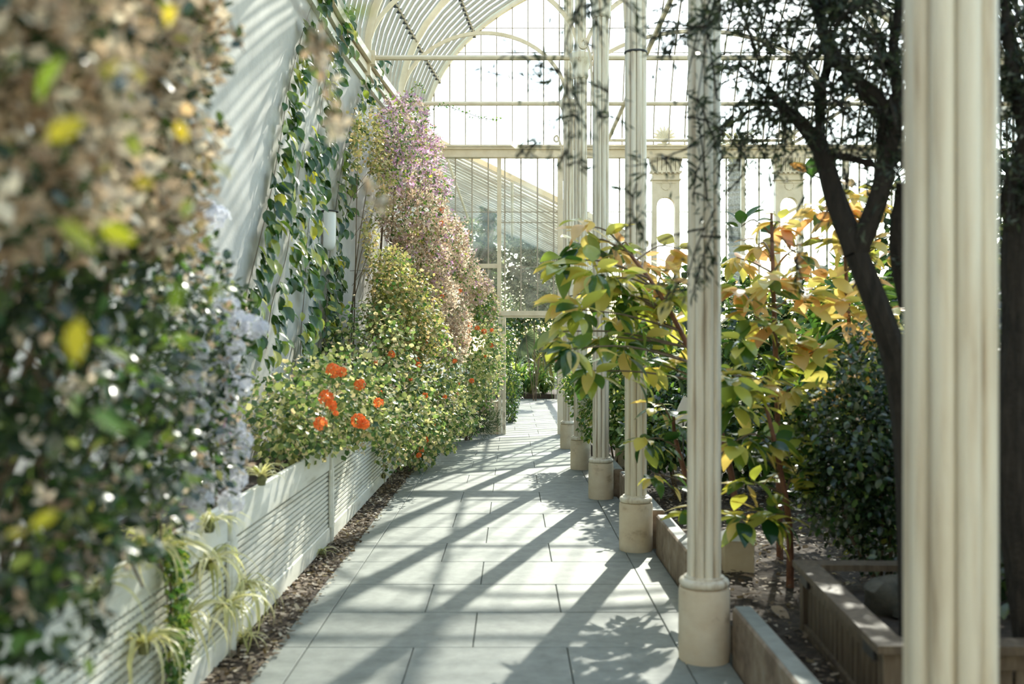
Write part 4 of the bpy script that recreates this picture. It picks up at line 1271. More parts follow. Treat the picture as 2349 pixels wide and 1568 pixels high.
# near, very blurred single leaves
M['l_near'] = G('leaf_near', [(0, (0.08, 0.20, 0.03)), (0.5, (0.36, 0.38, 0.03)), (1, (0.66, 0.46, 0.04))], 0.5, 1.6, 0.35, 0.5, single=True)
for (px, py, Y, s) in ((150, 120, 0.97, 0.055), (265, 140, 1.01, 0.050), (100, 330, 1.01, 0.050), (120, 500, 1.01, 0.055), (220, 510, 1.06, 0.045), (410, 270, 1.20, 0.035), (420, 500, 1.20, 0.035), (480, 380, 1.24, 0.035), (410, 640, 1.20, 0.040), (460, 680, 1.20, 0.040), (760, 40, 1.01, 0.045), (790, 25, 1.06, 0.040), (380, 60, 1.15, 0.040), (180, 720, 1.06, 0.055), (200, 940, 1.06, 0.055), (300, 300, 1.10, 0.035), (300, 420, 1.10, 0.030), (140, 1170, 1.10, 0.035), (10, 1230, 1.10, 0.025), (390, 780, 1.24, 0.025)):
    c = P(px, py, Y)
    place('leaf', OVAL, t, c, rotm(Vector(RNG.normal(size=3)) + Vector((0.4, 0, -.3)), Vector((0, -1, .5)) + Vector(RNG.normal(size=3)) * .3), s, M['l_near'])

t = thing('plumbago', 'dark-leaved plumbago with pale lilac flower clusters at the left edge', 'plant', (-1.62, 3.2, 0.69))
bl = [B(60, 640, 1.80, 0.162, 0.226, 0.135), B(220, 640, 2.30, 0.191, 0.306, 0.159), B(380, 650, 3.00, 0.174, 0.364, 0.189), B(80, 850, 1.80, 0.172, 0.226, 0.151), B(260, 860, 2.30, 0.204, 0.306, 0.178), B(430, 870, 3.60, 0.183, 0.365, 0.243), B(90, 1060, 1.80, 0.170, 0.238, 0.131), B(280, 1050, 2.30, 0.188, 0.322, 0.154), B(440, 1040, 3.60, 0.167, 0.346, 0.195), B(60, 1250, 1.80, 0.166, 0.237, 0.115), B(240, 1190, 2.30, 0.167, 0.305, 0.102), B(40, 1420, 1.80, 0.162, 0.220, 0.127), B(490, 760, 4.10, 0.149, 0.347, 0.242)]
stems(t, M['brown_stem'], (-1.62, 3.2, 0.69), [b[0] for b in bl], 0.014, 0.005)
bush('foliage', bl, 4600, 0.041, 'oval', M['l_dark'], t, 0.1, 0.35, up=2.2, keep=lambda p: (p[:, 0] > -1.87) & (p[:, 2] > 0.5))
bush('light_leaves', bl, 900, 0.034, 'oval', M['l_mid'], t, 0.3, 0.8, keep=lambda p: (p[:, 0] > -1.87) & (p[:, 2] > 0.5))
bush('faded_flowers', bl, 420, 0.022, 'bract', M['bract_dry'], t, 0.3, 0.85, keep=lambda p: (p[:, 0] > -1.87) & (p[:, 2] > 0.5))
heads = [(540, 985, 4.6), (500, 1010, 4.5), (520, 1050, 4.5), (548, 1040, 4.6), (470, 1060, 4.4), (430, 1080, 4.3), (455, 1100, 4.3), (500, 1110, 4.4), (540, 1100, 4.5), (425, 1130, 4.2), (460, 1150, 4.3), (530, 1150, 4.5), (555, 1010, 4.7),
         (440, 880, 4.6), (475, 900, 4.7), (515, 840, 4.8), (470, 840, 4.7), (500, 870, 4.8), (530, 890, 4.9), (400, 890, 4.5), (500, 690, 5.0), (530, 700, 5.0), (550, 740, 5.1), (580, 750, 5.3), (600, 755, 5.4), (480, 760, 4.9), (455, 800, 4.7), (540, 800, 5.0), (530, 820, 5.0), (420, 980, 4.4), (450, 950, 4.5), (490, 960, 4.6), (520, 930, 4.8), (560, 880, 5.0), (440, 1190, 4.2), (330, 560, 4.3), (400, 580, 4.4), (370, 540, 4.4), (440, 560, 4.6), (470, 480, 4.8), (500, 500, 4.9)]
for (px, py, Y) in heads:
    c = P(px, py, (3.0 if px < 400 else 3.45 if px < 470 else 3.9))
    place('flower_head', HEAD_L, t, c, (random.uniform(0.3, 1.3), random.uniform(-.6, .9), random.random() * 6), random.uniform(1.0, 1.5))
for (px, py, Y) in ((515, 965, 4.45), (520, 990, 4.45)):
    place('flower_head', HEAD_R, t, P(px, py, Y), (1, 0.3, 2), 1.0)
for k in range(8):
    a = P(random.uniform(0, 300), random.uniform(700, 1200), 3.0)
    b = a + Vector((random.uniform(.1, .5), random.uniform(-.1, .3), random.uniform(-.6, -.1)))
    b.x = min(b.x, -1.15); b.z = max(b.z, .7)
    MB().tube(smooth_path([a, a.lerp(b, .5) + Vector((.06, 0, .08)), b], 4), 0.004, 5).build('twig', M['brown_stem'], t)

# ---- spider plants hanging over the planters
def spider(px, py, Y, n, L, label, down=0.0, mat='l_spider'):
    Y = -1.365 * F / (px - 1174.5)
    c = P(px, py, Y)
    c.z = max(c.z, 0.03)
    t = thing('spider_plant', label, 'plant', c, 'spider plants on the white planters')
    MB().lathe([(0.02, c.z - 0.03), (0.028, c.z), (0.012, c.z + 0.03)], 8, (c.x, c.y)).build('crown', M['green_stem'], t)
    for k in range(n):
        a = 2 * math.pi * k / n + random.uniform(-.3, .3)
        tilt = random.uniform(-0.5, 0.35) - down
        q = Matrix.Rotation(a, 3, 'Z') @ Matrix.Rotation(tilt, 3, 'X') @ Matrix.Rotation(random.uniform(-.4, .4), 3, 'Y')
        place('leaf', STRAP, t, c, q, L * random.uniform(0.65, 1.2), M[mat])
    return t
spider(560, 1340, 4.75, 44, 0.34, 'pale spider plant hanging down the post of the second planter', 0.7)
spider(480, 1290, 4.5, 42, 0.30, 'pale spider plant sprawled over the lattice near the hanging one', 0.6)
spider(350, 1270, 4.0, 40, 0.37, 'bright arching spider plant on the rim of the nearest planter', 0.1)
spider(330, 1480, 3.75, 38, 0.30, 'spider plant low on the nearest planter face at the bottom edge', 0.4)
spider(600, 1100, 5.2, 34, 0.22, 'grassy spider plant growing at the corner of the second planter top', -0.1)
spider(230, 1350, 3.5, 22, 0.26, 'spider plant in shade on the nearest planter rim, far left', 0.2)
spider(520, 1390, 4.9, 36, 0.30, 'pale spider plant trailing to the litter strip below the hanging one', 0.6)
spider(430, 1420, 4.4, 34, 0.28, 'spider plant low on the nearest lattice, right of the olive-brown creeper', 0.5)
spider(560, 1470, 4.9, 20, 0.20, 'little spider plant rooted at the foot of the second planter post', 0.2)
spider(480, 1205, 4.6, 30, 0.24, 'spider plant under the lilac flowers on the rim of the nearest planter', 0.2)
spider(740, 1270, 6.6, 16, 0.16, 'dry little grass tuft at the foot of the second planter', 0.3)
spider(880, 1090, 9.0, 14, 0.16, 'yellow grassy tuft hanging from the third planter', 0.6)
spider(1000, 1035, 12.0, 16, 0.18, 'small grass tuft by the far end of the planters', 0.2)
t = thing('hanging_creeper', 'olive-brown hanging creeper trailing down the nearest lattice front', 'plant', (PF + 0.03, 3.95, 0.76))
pos = []
for k in range(9):
    y0 = 3.95 + random.uniform(-.10, .10)
    q = smooth_path([(PF - 0.02, y0, 0.76), (PF + 0.04, y0 + random.uniform(-.03, .03), 0.66), (PF + 0.05, y0 + random.uniform(-.06, .06), 0.40), (PF + 0.05, y0 + random.uniform(-.08, .08), 0.12 + .15 * random.random())], 5)
    MB().tube(q, 0.003, 4).build('strand', M['brown_stem'], t)
    pos += [list(a + Vector((random.uniform(0, .03), random.uniform(-.03, .03), 0))) for a in q for _ in range(6)]
pos = np.array(pos)
cloud('foliage', pos, RNG.normal(size=pos.shape) + np.array([0.3, 0, -.6]), RNG.normal(size=pos.shape) + np.array([1., 0, .3]), 0.04, 'diamond', M['l_mid'], t)

# ================================================================== RIGHT-HAND BED
def whorl(t, c, out, n, L, mat, droop=0.5, upright=False):
    c = Vector(c)
    for k in range(n):
        a = 2 * math.pi * k / n + random.uniform(-.35, .35)
        ax = Vector((math.cos(a), math.sin(a), 0)) * random.uniform(.6, 1.1) + Vector(out) * 0.35 + Vector((0, 0, random.uniform(-droop * 1.6, 0.35) if not upright else random.uniform(.3, 1.2)))
        nr = Vector((0, 0, 1)) + Vector((math.cos(a), math.sin(a), 0)) * 0.5 + Vector(RNG.normal(size=3)) * 0.25
        place('leaf', LONG if random.random() < .6 else LONG2, t, c + ax.normalized() * 0.01 + Vector((0, 0, random.uniform(-.05, .03))), rotm(ax, nr), L * random.uniform(.7, 1.2), M[mat])
def rubber(label, base, trunk, clusters, L, mats, n=9):
    t = thing('rubber_tree', label, 'tree', base, 'rubber trees in the bed')
    tr = smooth_path([base] + trunk, 5)
    MB().tube(tr, [0.024 - 0.014 * k / (len(tr) - 1) for k in range(len(tr))], 8).build('trunk', M['red_bark'], t)
    for cl in clusters:
        px, py, Y = cl[:3]
        mt = cl[3] if len(cl) > 3 else mats
        c = P(px, py, Y)
        a = min(tr, key=lambda q: (q - c).length + max(0, q.z - c.z + 0.1) * 1.5)
        mid = a.lerp(c, 0.55) + Vector((0, 0, random.uniform(.0, .08)))
        MB().tube(smooth_path([a, mid, c], 4), [0.008 - 0.0045 * k / 8 for k in range(9)], 6).build('branch', M['brown_stem'], t)
        up = mt == 'l_up'
        whorl(t, c, (c - a).normalized(), n if not up else 7, L, 'l_rubber_green' if up else mt, 0.55, up)
        # a few leaves along the branch too
        for q in range(5):
            cc = a.lerp(c, random.uniform(.35, .85))
            whorl(t, cc, (c - a).normalized(), 1, L * .9, 'l_rubber_green' if up else mt, 0.6)
    return t
M['l_rubber_green'] = G('leaf_rubber_green', [(0, (0.02, 0.07, 0.02)), (0.7, (0.06, 0.13, 0.03)), (1, (0.40, 0.18, 0.08))], 0.4, 1.6, 0.22, 0.6, single=True)
rubber('rubber tree with yellow-green leaves reaching out over the path before the third column', (1.45, 6.4, 0.12),
       [Vector((1.40, 6.35, 0.7)), Vector((1.2, 6.25, 1.3)), Vector((0.95, 6.2, 1.8)), Vector((0.75, 6.3, 2.1))],
       [(1345, 520, 6.3, 'l_orange'), (1290, 600, 6.1), (1360, 610, 6.0), (1420, 570, 6.5, 'l_orange'), (1330, 710, 5.9), (1440, 680, 6.3), (1520, 640, 6.5, 'l_orange'), (1310, 800, 5.7), (1390, 770, 6.1), (1470, 740, 6.8), (1540, 740, 6.8), (1490, 830, 6.8), (1430, 800, 6.7), (1555, 820, 6.9), (1555, 570, 6.7, 'l_orange'), (1480, 600, 6.9, 'l_orange'), (1300, 680, 6.4), (1370, 680, 6.5), (1400, 640, 6.2), (1290, 760, 6.2), (1360, 850, 6.0), (1500, 690, 6.5), (1540, 670, 6.2), (1420, 720, 6.6), (1330, 560, 6.5)],
       0.20, 'l_rubber', 13)
rubber('young rubber tree with small leaf clusters low between the second and third columns', (1.30, 6.9, 0.12),
       [Vector((1.22, 6.8, 0.5)), Vector((1.10, 6.7, 0.9)), Vector((1.08, 6.65, 1.05))],
       [(1478, 1010, 6.3), (1500, 1085, 6.4), (1500, 930, 6.9), (1545, 955, 6.7)], 0.15, 'l_rubber', 9)
rubber('tall rubber tree of orange leaves right of the second column', (1.75, 6.5, 0.12),
       [Vector((1.74, 6.5, 0.8)), Vector((1.72, 6.5, 1.5)), Vector((1.70, 6.5, 2.1)), Vector((1.72, 6.6, 2.4))],
       [(1690, 590, 7.0, 'l_orange'), (1700, 520, 7.2, 'l_up'), (1790, 510, 6.6, 'l_orange'), (1690, 660, 6.3, 'l_orange'), (1760, 640, 6.2, 'l_orange'), (1830, 570, 6.5, 'l_orange'), (1780, 740, 6.2, 'l_orange'), (1850, 680, 6.6, 'l_orange'), (1880, 800, 6.3, 'l_orange'), (1700, 780, 6.0), (1740, 870, 6.0, 'l_orange'), (1820, 890, 6.2, 'l_orange'), (1690, 920, 5.8), (1900, 880, 6.5, 'l_orange'), (1740, 560, 6.8, 'l_orange'), (1800, 640, 6.4, 'l_orange'), (1720, 720, 6.2), (1830, 780, 6.4, 'l_orange'), (1690, 850, 6.2), (1790, 830, 6.4), (1860, 950, 6.2)],
       0.185, 'l_rubber', 13)
rubber('rubber tree behind the dark trunk with orange leaves at its top', (2.35, 6.8, 0.12),
       [Vector((2.34, 6.8, 0.9)), Vector((2.30, 6.8, 1.7)), Vector((2.26, 6.8, 2.4))],
       [(1860, 400, 7.0, 'l_up'), (1960, 440, 6.6, 'l_orange'), (2010, 470, 6.9, 'l_orange'), (1880, 480, 6.8, 'l_orange'), (1940, 560, 6.6, 'l_orange'), (1900, 640, 6.8, 'l_orange'), (1980, 640, 6.9, 'l_orange'), (1950, 730, 6.7, 'l_orange'), (2030, 720, 6.9, 'l_orange'), (1970, 840, 6.6), (2060, 560, 7.0, 'l_orange'), (1920, 500, 6.7, 'l_orange'), (1990, 560, 6.8, 'l_orange'), (1930, 690, 6.6, 'l_orange'), (2000, 780, 6.8, 'l_orange'), (1940, 910, 6.6)],
       0.175, 'l_orange', 12)
rubber('low rubber plant with yellow and dark green drooping leaves beside the cream stone post', (1.62, 5.8, 0.12),
       [Vector((1.60, 5.75, 0.5)), Vector((1.52, 5.7, 0.9)), Vector((1.45, 5.7, 1.2))],
       [(1690, 1010, 5.6), (1750, 1050, 5.8), (1710, 1110, 5.6), (1760, 1000, 5.7), (1700, 1190, 5.5), (1760, 1180, 5.6), (1600, 1170, 5.9), (1830, 1010, 5.9), (1820, 1100, 5.8), (1680, 860, 5.6)],
       0.175, 'l_rubber', 12)

# ---- dark-trunked olive growing from the tub
def twig_tree(label, base, limbs, twigs, clouds, leaf_n, mat='l_olive', name='olive_tree', leafs=0.046):
    t = thing(name, label, 'tree', base)
    allp = []
    for nm, pts, r0, r1 in limbs:
        q = smooth_path(pts, 5)
        MB().tube(q, [r0 + (r1 - r0) * k / (len(q) - 1) for k in range(len(q))], 9).build(nm, M['bark'], t)
        allp += q
    tw = MB(); pos = []; axs = []
    def spray(q, k_per, spread):
        tw.tube(q, [0.005 - 0.003 * k / (len(q) - 1) for k in range(len(q))], 4)
        for k in range(len(q) - 1):
            d = (q[k + 1] - q[k])
            for _ in range(int(k_per * 1.15 + .5)):
                p = q[k] + d * random.random()
                pos.append(list(p + Vector((random.gauss(0, spread), random.gauss(0, spread), random.gauss(0, spread)))))
                axs.append(list(d.normalized() * 0.8 + Vector(RNG.normal(size=3)) * 0.7))
    for pts, kp, spr in twigs:
        spray(smooth_path(pts, 5), max(1.6, kp * 0.62), spr)
        q = smooth_path(pts, 5)
        for _ in range(3):
            a = random.choice(q[2:]); e = a + Vector((random.gauss(0, .08), random.gauss(0, .08), random.gauss(-.04, .06)))
            spray(smooth_path([a, a.lerp(e, .5) + Vector((0, 0, .02)), e], 3), 2, .012)
    for (c, r, n) in clouds:
        c = Vector(c)
        a = min(allp, key=lambda q: (q - c).length)
        for _ in range(n):
            e = c + Vector((random.gauss(0, r[0]), random.gauss(0, r[1]), random.gauss(0, r[2])))
            s = a.lerp(e, random.uniform(.1, .5)) if random.random() < .5 else e + Vector((random.gauss(0, .15), random.gauss(0, .15), random.gauss(0, .15)))
            spray(smooth_path([s, s.lerp(e, .5) + Vector((0, 0, .04)), e, e + (e - s).normalized() * 0.12 + Vector((0, 0, -.04))], 3), leaf_n, 0.018)
    o = tw.build('twigs', M['bark'], t); o['kind'] = 'stuff'
    pos = np.array(pos); axs = np.array(axs)
    s = leafs * (0.7 + 0.6 * RNG.random(len(pos)))
    cloud('foliage', pos, axs, RNG.normal(size=pos.shape) + np.array([0, 0, .6]), s, 'narrow' if name == 'olive_tree' else 'diamond', M[mat], t)
    return t
Q = lambda *a: [P(*k) for k in a]
limbs = [('trunk', [Vector((1.66, 4.1, 0.33))] + Q((2085, 1050, 4.05), (2060, 850, 4.0), (2020, 720, 3.95), (1965, 580, 3.95)), 0.062, 0.046),
         ('branch', Q((1965, 580, 3.95), (1915, 450, 4.0), (1885, 350, 4.0), (1840, 285, 4.0), (1795, 245, 4.05), (1760, 200, 4.1)), 0.05, 0.015),
         ('branch', Q((1965, 580, 3.95), (2010, 470, 3.9), (2030, 380, 3.9), (2025, 250, 3.9), (1960, 180, 3.9), (1890, 80, 3.9), (1880, -60, 3.9)), 0.045, 0.02),
         ('branch', Q((1890, 350, 4.0), (1960, 365, 3.98), (2030, 385, 3.9)), 0.018, 0.012),
         ('branch', Q((2030, 380, 3.9), (2060, 250, 3.85), (2050, 100, 3.85), (2080, -60, 3.85)), 0.03, 0.015),
         ('branch', Q((1885, 350, 4.0), (1880, 230, 4.0), (1900, 120, 4.0), (1870, 20, 4.0), (1840, -60, 4.0)), 0.022, 0.012),
         ('branch', Q((1880, -60, 3.9), (1700, -90, 3.7), (1500, -80, 3.5), (1380, -60, 3.4)), 0.02, 0.008),
         ('branch', Q((2085, 700, 4.0), (2060, 560, 3.95), (2075, 420, 3.9)), 0.04, 0.03)]
twigs = [(Q((1795, 245, 4.05), (1740, 235, 4.1), (1690, 255, 4.1), (1640, 300, 4.1)), 4, .04),
         (Q((1690, 250, 4.1), (1640, 330, 4.1), (1600, 390, 4.1), (1590, 470, 4.1)), 3, .05),
         (Q((1760, 200, 4.1), (1690, 150, 4.1), (1640, 170, 4.1)), 4, .04),
         (Q((1380, -60, 3.4), (1360, -10, 3.3), (1345, 40, 3.2)), 9, .04),
         (Q((1380, -60, 3.4), (1330, 10, 3.3), (1300, 90, 3.3), (1280, 160, 3.3), (1240, 190, 3.3), (1180, 165, 3.3)), 4, .035),
         (Q((1280, 160, 3.3), (1230, 150, 3.3), (1170, 120, 3.3), (1090, 195, 3.3)), 3, .03),
         (Q((1300, 190, 3.3), (1290, 250, 3.3), (1265, 300, 3.3), (1220, 340, 3.3)), 4, .03),
         (Q((1300, 190, 3.3), (1310, 280, 3.3), (1300, 380, 3.3)), 4, .025),
         (Q((1500, -80, 3.5), (1540, 20, 3.5), (1500, 90, 3.5), (1440, 60, 3.5)), 5, .03),
         (Q((1700, -90, 3.7), (1640, 40, 3.7), (1590, 60, 3.7), (1530, 45, 3.7)), 9, .04),
         (Q((1560, 50, 3.6), (1540, 120, 3.6), (1530, 200, 3.6)), 4, .03),
         (Q((1600, 330, 3.9), (1500, 370, 3.9), (1450, 380, 3.9)), 4, .03),
         (Q((1640, 480, 3.9), (1600, 560, 3.8), (1570, 640, 3.8), (1510, 650, 3.8)), 5, .05),
         (Q((1640, 520, 3.8), (1610, 600, 3.8), (1600, 650, 3.8)), 3, .04),
         (Q((1400, 170, 3.6), (1390, 240, 3.6), (1375, 270, 3.6)), 3, .03),
         (Q((1460, 420, 3.6), (1450, 480, 3.6), (1470, 540, 3.6)), 4, .03),
         (Q((1900, 480, 4), (1850, 560, 4), (1820, 600, 4)), 8, .05)]
clouds = [(P(1960, 60, 3.95), (.16, .2, .14), 50), (P(1860, 40, 4.0), (.16, .2, .12), 36), (P(1780, 120, 4.05), (.12, .2, .12), 22), (P(2040, 200, 3.9), (.12, .2, .16), 42), (P(1930, 220, 4.0), (.12, .2, .10), 29),
          (P(1780, 300, 4.05), (.12, .15, .07), 19), (P(1690, 290, 4.1), (.10, .12, .06), 14), (P(1640, 60, 3.8), (.10, .12, .08), 8), (P(2050, 420, 3.9), (.08, .15, .14), 21), (P(1960, 330, 4.0), (.10, .12, .06), 12), (P(2040, 20, 3.9), (.15, .2, .12), 31), (P(1760, 10, 4.0), (.12, .15, .07), 14)]
twig_tree('dark-trunked fine-leaved tree rising from the wooden tub and overhanging the view', (1.66, 4.1, 0.33), limbs, twigs, clouds, 3)

limbs = [('trunk', [Vector((2.02, 3.75, 0.12))] + Q((2335, 1100, 3.75), (2345, 760, 3.75), (2340, 560, 3.75), (2365, 380, 3.75)), 0.085, 0.06),
         ('branch', Q((2340, 560, 3.75), (2310, 470, 3.7), (2330, 380, 3.6), (2360, 300, 3.5)), 0.03, 0.02),
         ('branch', Q((2365, 380, 3.75), (2330, 200, 3.7), (2310, 60, 3.7), (2300, -60, 3.7)), 0.03, 0.012),
         ('branch', Q((2365, 380, 3.75), (2420, 100, 3.8), (2400, -100, 3.8)), 0.04, 0.02)]
clouds = [(P(2320, 40, 3.7), (.10, .15, .14), 61), (P(2340, 220, 3.7), (.08, .15, .12), 43), (P(2330, 420, 3.65), (.06, .1, .08), 22), (P(2420, 100, 3.8), (.15, .2, .3), 52)]
twig_tree('dark tree trunk at the right edge beyond the nearest column', (2.02, 3.75, 0.12), limbs, [], clouds, 3)

# ---- dark shrubs of the bed
def shrub(name, label, blobs, n, size, mat, base, tpl='oval', extra=None, up=1.3, zmin=0.12, grp=None, xmin=None):
    t = thing(name, label, 'shrub', base, grp)
    stems(t, M['brown_stem'], base, [b[0] for b in blobs], 0.012, 0.004)
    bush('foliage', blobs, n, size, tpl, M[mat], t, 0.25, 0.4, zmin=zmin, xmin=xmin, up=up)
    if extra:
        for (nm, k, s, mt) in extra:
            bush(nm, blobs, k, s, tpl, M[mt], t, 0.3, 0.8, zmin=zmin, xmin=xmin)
    return t
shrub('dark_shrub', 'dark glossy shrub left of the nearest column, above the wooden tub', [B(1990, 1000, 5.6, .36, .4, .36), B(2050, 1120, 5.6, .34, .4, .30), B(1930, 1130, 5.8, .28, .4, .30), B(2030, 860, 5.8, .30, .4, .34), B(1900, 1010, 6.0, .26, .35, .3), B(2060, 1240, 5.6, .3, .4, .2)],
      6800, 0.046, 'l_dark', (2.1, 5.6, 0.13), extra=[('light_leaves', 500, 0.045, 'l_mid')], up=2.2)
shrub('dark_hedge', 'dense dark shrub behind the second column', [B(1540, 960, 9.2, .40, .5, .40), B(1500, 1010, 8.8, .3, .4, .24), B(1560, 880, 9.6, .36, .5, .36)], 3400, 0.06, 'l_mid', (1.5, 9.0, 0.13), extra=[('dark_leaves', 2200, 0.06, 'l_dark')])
shrub('climbing_shrub', 'green oval-leaved shrub seen between the third and fourth columns', [B(1415, 930, 11.2, .34, .5, .42), B(1420, 840, 11.6, .36, .5, .36), B(1440, 980, 11.0, .28, .4, .22)], 3200, 0.065, 'l_mid', (1.2, 11.3, 0.13), extra=[('light_leaves', 500, 0.06, 'l_ger')])
shrub('leafy_climber', 'leafy climber growing up against the fifth column', [B(1355, 950, 11.9, .14, .2, .34), B(1330, 890, 12.4, .20, .3, .30), B(1360, 860, 12.2, .2, .3, .26), B(1310, 880, 12.9, .16, .2, .16)], 1700, 0.055, 'l_mid', (1.0, 12.4, 0.0), extra=[('light_leaves', 260, 0.05, 'l_ger')], zmin=0.03)
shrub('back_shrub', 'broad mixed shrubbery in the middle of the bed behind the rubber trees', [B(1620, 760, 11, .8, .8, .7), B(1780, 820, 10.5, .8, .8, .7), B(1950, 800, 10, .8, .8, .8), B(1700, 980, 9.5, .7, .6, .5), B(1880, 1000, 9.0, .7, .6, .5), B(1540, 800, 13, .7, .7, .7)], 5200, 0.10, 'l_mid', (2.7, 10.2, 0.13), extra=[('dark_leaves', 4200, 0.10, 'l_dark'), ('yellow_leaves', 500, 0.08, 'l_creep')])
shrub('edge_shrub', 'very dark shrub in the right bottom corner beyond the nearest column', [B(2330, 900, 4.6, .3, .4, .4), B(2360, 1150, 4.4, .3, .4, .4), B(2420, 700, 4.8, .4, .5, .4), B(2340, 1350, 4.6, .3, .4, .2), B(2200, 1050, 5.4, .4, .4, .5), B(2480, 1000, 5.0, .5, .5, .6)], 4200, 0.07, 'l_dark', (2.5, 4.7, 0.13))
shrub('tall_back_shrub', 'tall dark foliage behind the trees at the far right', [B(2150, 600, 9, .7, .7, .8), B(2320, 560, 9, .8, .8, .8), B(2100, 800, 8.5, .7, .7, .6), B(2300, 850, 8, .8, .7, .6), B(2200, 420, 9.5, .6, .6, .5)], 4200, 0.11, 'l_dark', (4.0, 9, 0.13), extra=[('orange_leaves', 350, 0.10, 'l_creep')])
shrub('added_thicket', 'dense dark thicket added at the far right, mostly out of view, to block light', [((3.4 + .36 * k, 2.2 + 1.1 * (k % 5), 1.2 + .5 * (k % 3)), (.7, .8, 1.0)) for k in range(7)], 4500, 0.12, 'l_dark', (4.2, 4.5, 0.13))  # added thicket, mostly out of frame, that darkens this side of the bed
shrub('grassy_clump', 'spiky grass clump rising behind the orange rubber tree', [B(1920, 850, 7.8, .3, .3, .4), B(1960, 720, 7.8, .2, .3, .4)], 420, 0.28, 'l_mid', (2.6, 7.8, 0.13), 'narrow')

# ---- fallen leaves on the mulch
for (px, py, Y, lb) in ((1748, 1370, 5.45, 'dry pale fallen leaf on the mulch, left of the wooden tub corner'), (1765, 1402, 5.25, 'curled brown fallen leaf on the mulch, nearest the bottom edge'),
                        (1690, 1328, 5.9, 'small brown fallen leaf against the foot of the pointed stone post'), (1780, 1250, 6.8, 'pale fallen leaf on the sunlit mulch right of the stone post'),
                        (1540, 1135, 9.0, 'fallen leaf on the dark mulch between the second and third columns')):
    c = P(px, py, Y); c.z = 0.165
    o = place('fallen_leaf', LONG2, None, c, (random.uniform(-.3, .3), random.uniform(-.3, .3), random.random() * 6), random.uniform(.12, .16), M['l_fallen'])
    props(o, lb, 'leaf', 'fallen leaves on the mulch')

# ================================================================== BEYOND THE PARTITION
def strap_clump(label, c, n, L, mat, me=STRAP2, name='strap_leaved_clump', spread=0.12):
    t = thing(name, label, 'plant', c, None)
    MB().lathe([(0.05, c[2]), (0.06, c[2] + 0.05), (0.03, c[2] + 0.12)], 8, (c[0], c[1])).build('crown', M['green_stem'], t)
    for k in range(n):
        a = random.random() * 6.283
        q = Matrix.Rotation(a, 3, 'Z') @ Matrix.Rotation(random.uniform(-.6, .6), 3, 'X')
        p = Vector(c) + Vector((random.gauss(0, spread), random.gauss(0, spread), random.uniform(.02, .12)))
        place('leaf', me, t, p, q, L * random.uniform(.7, 1.2), M[mat])
    return t
strap_clump('strap-leaved clump in the doorway, right of the middle', (0.88, 27.6, 0.12), 60, 0.85, 'l_strap')
strap_clump('strap-leaved clump in the middle of the doorway edge', (0.5, 27.5, 0.12), 64, 0.9, 'l_strap')
strap_clump('strap-leaved clump at the left of the doorway edge', (0.1, 27.6, 0.12), 60, 0.85, 'l_strap')
strap_clump('strap-leaved clump behind the middle one, taller', (0.75, 28.2, 0.3), 54, 1.05, 'l_strap')
strap_clump('strap-leaved clump behind, at the left', (0.25, 28.3, 0.3), 50, 1.05, 'l_strap')
t = thing('fan_palm', 'grey-green fan palm leaf spreading above the straps in the doorway', 'palm', (0.15, 27.9, 0.13))
MB().tube(smooth_path([(0.15, 27.9, 0.13), (0.10, 27.8, 0.8), (0.17, 27.3, 1.55)], 6), 0.018, 6).build('leaf_stalk', M['green_stem'], t)
hub = P(1200, 777, 27.2)
seg_me = {}
for k in range(26):
    a = math.radians(-118 + 172 * k / 25)
    L = 0.62 * (1 - 0.12 * abs(k - 12) / 12)
    d = Vector((math.cos(a), -0.35, math.sin(a) * 0.95)).normalized()
    nrm = Vector((0, -1, 0.2))
    side = d.cross(nrm).normalized()
    w = 0.030
    pts = [hub, hub + d * L * .55, hub + d * L + Vector((0, -.03, -.08))]
    m = MB()
    v = []
    for q, ww in ((0, .006), (1, w), (2, .004)):
        v += [pts[q] - side * ww, pts[q] + Vector((0, 0.006, 0)) * (1 if k % 2 else -1), pts[q] + side * ww]
    m.add(v, [(0, 1, 4, 3), (1, 2, 5, 4), (3, 4, 7, 6), (4, 5, 8, 7)])
    o = m.build('leaf_segment', M['l_grey'], t)
t = thing('drooping_fronds', 'yellowish drooping frond strips hanging right of the fan palm', 'palm', (0.95, 28.4, 0.13))
MB().tube(smooth_path([(0.95, 28.4, 0.13), (0.9, 28.3, 1.2), (0.75, 28.0, 1.9)], 5), 0.05, 8).build('trunk', M['palm_bark'], t)
for k in range(34):
    c = P(random.uniform(1195, 1262), random.uniform(760, 850), 27.6)
    MB().bar(smooth_path([c, c + Vector((.05, -.03, -.18)), c + Vector((.10 + random.uniform(0, .1), -.05, -.5 - random.random() * .3))], 3), (1, 0, 0), 0.022, 0.004).build('frond_strip', M['l_dryfrond'], t)
shrub('far_shrubbery', 'dense green shrubbery closing the view through the doorway', [B(1175, 780, 32.8, 0.80, 0.60, 0.92), B(1230, 760, 33.2, 0.92, 0.60, 1.03), B(1270, 820, 32.8, 0.69, 0.60, 0.92), B(1190, 850, 32.4, 0.69, 0.48, 0.57), B(1140, 720, 33.0, 0.92, 0.60, 0.92), B(1240, 690, 33.4, 1.03, 0.60, 0.69)], 6500, 0.11, 'l_mid', (0.4, 33.0, 0.13), extra=[('dark_leaves', 1500, 0.11, 'l_dark'), ('grey_leaves', 2600, 0.11, 'l_grey'), ('dry_leaves', 500, 0.09, 'l_litter')])
shrub('door_shrub', 'small dark shrub just inside the doorway on the left', [B(1178, 890, 19.6, .16, .3, .34), B(1170, 940, 19.2, .14, .25, .24), B(1160, 800, 20, .18, .3, .5)], 1400, 0.06, 'l_mid', (0.0, 19.4, 0.0), zmin=0.02, extra=[('dark_leaves', 700, 0.06, 'l_dark')])
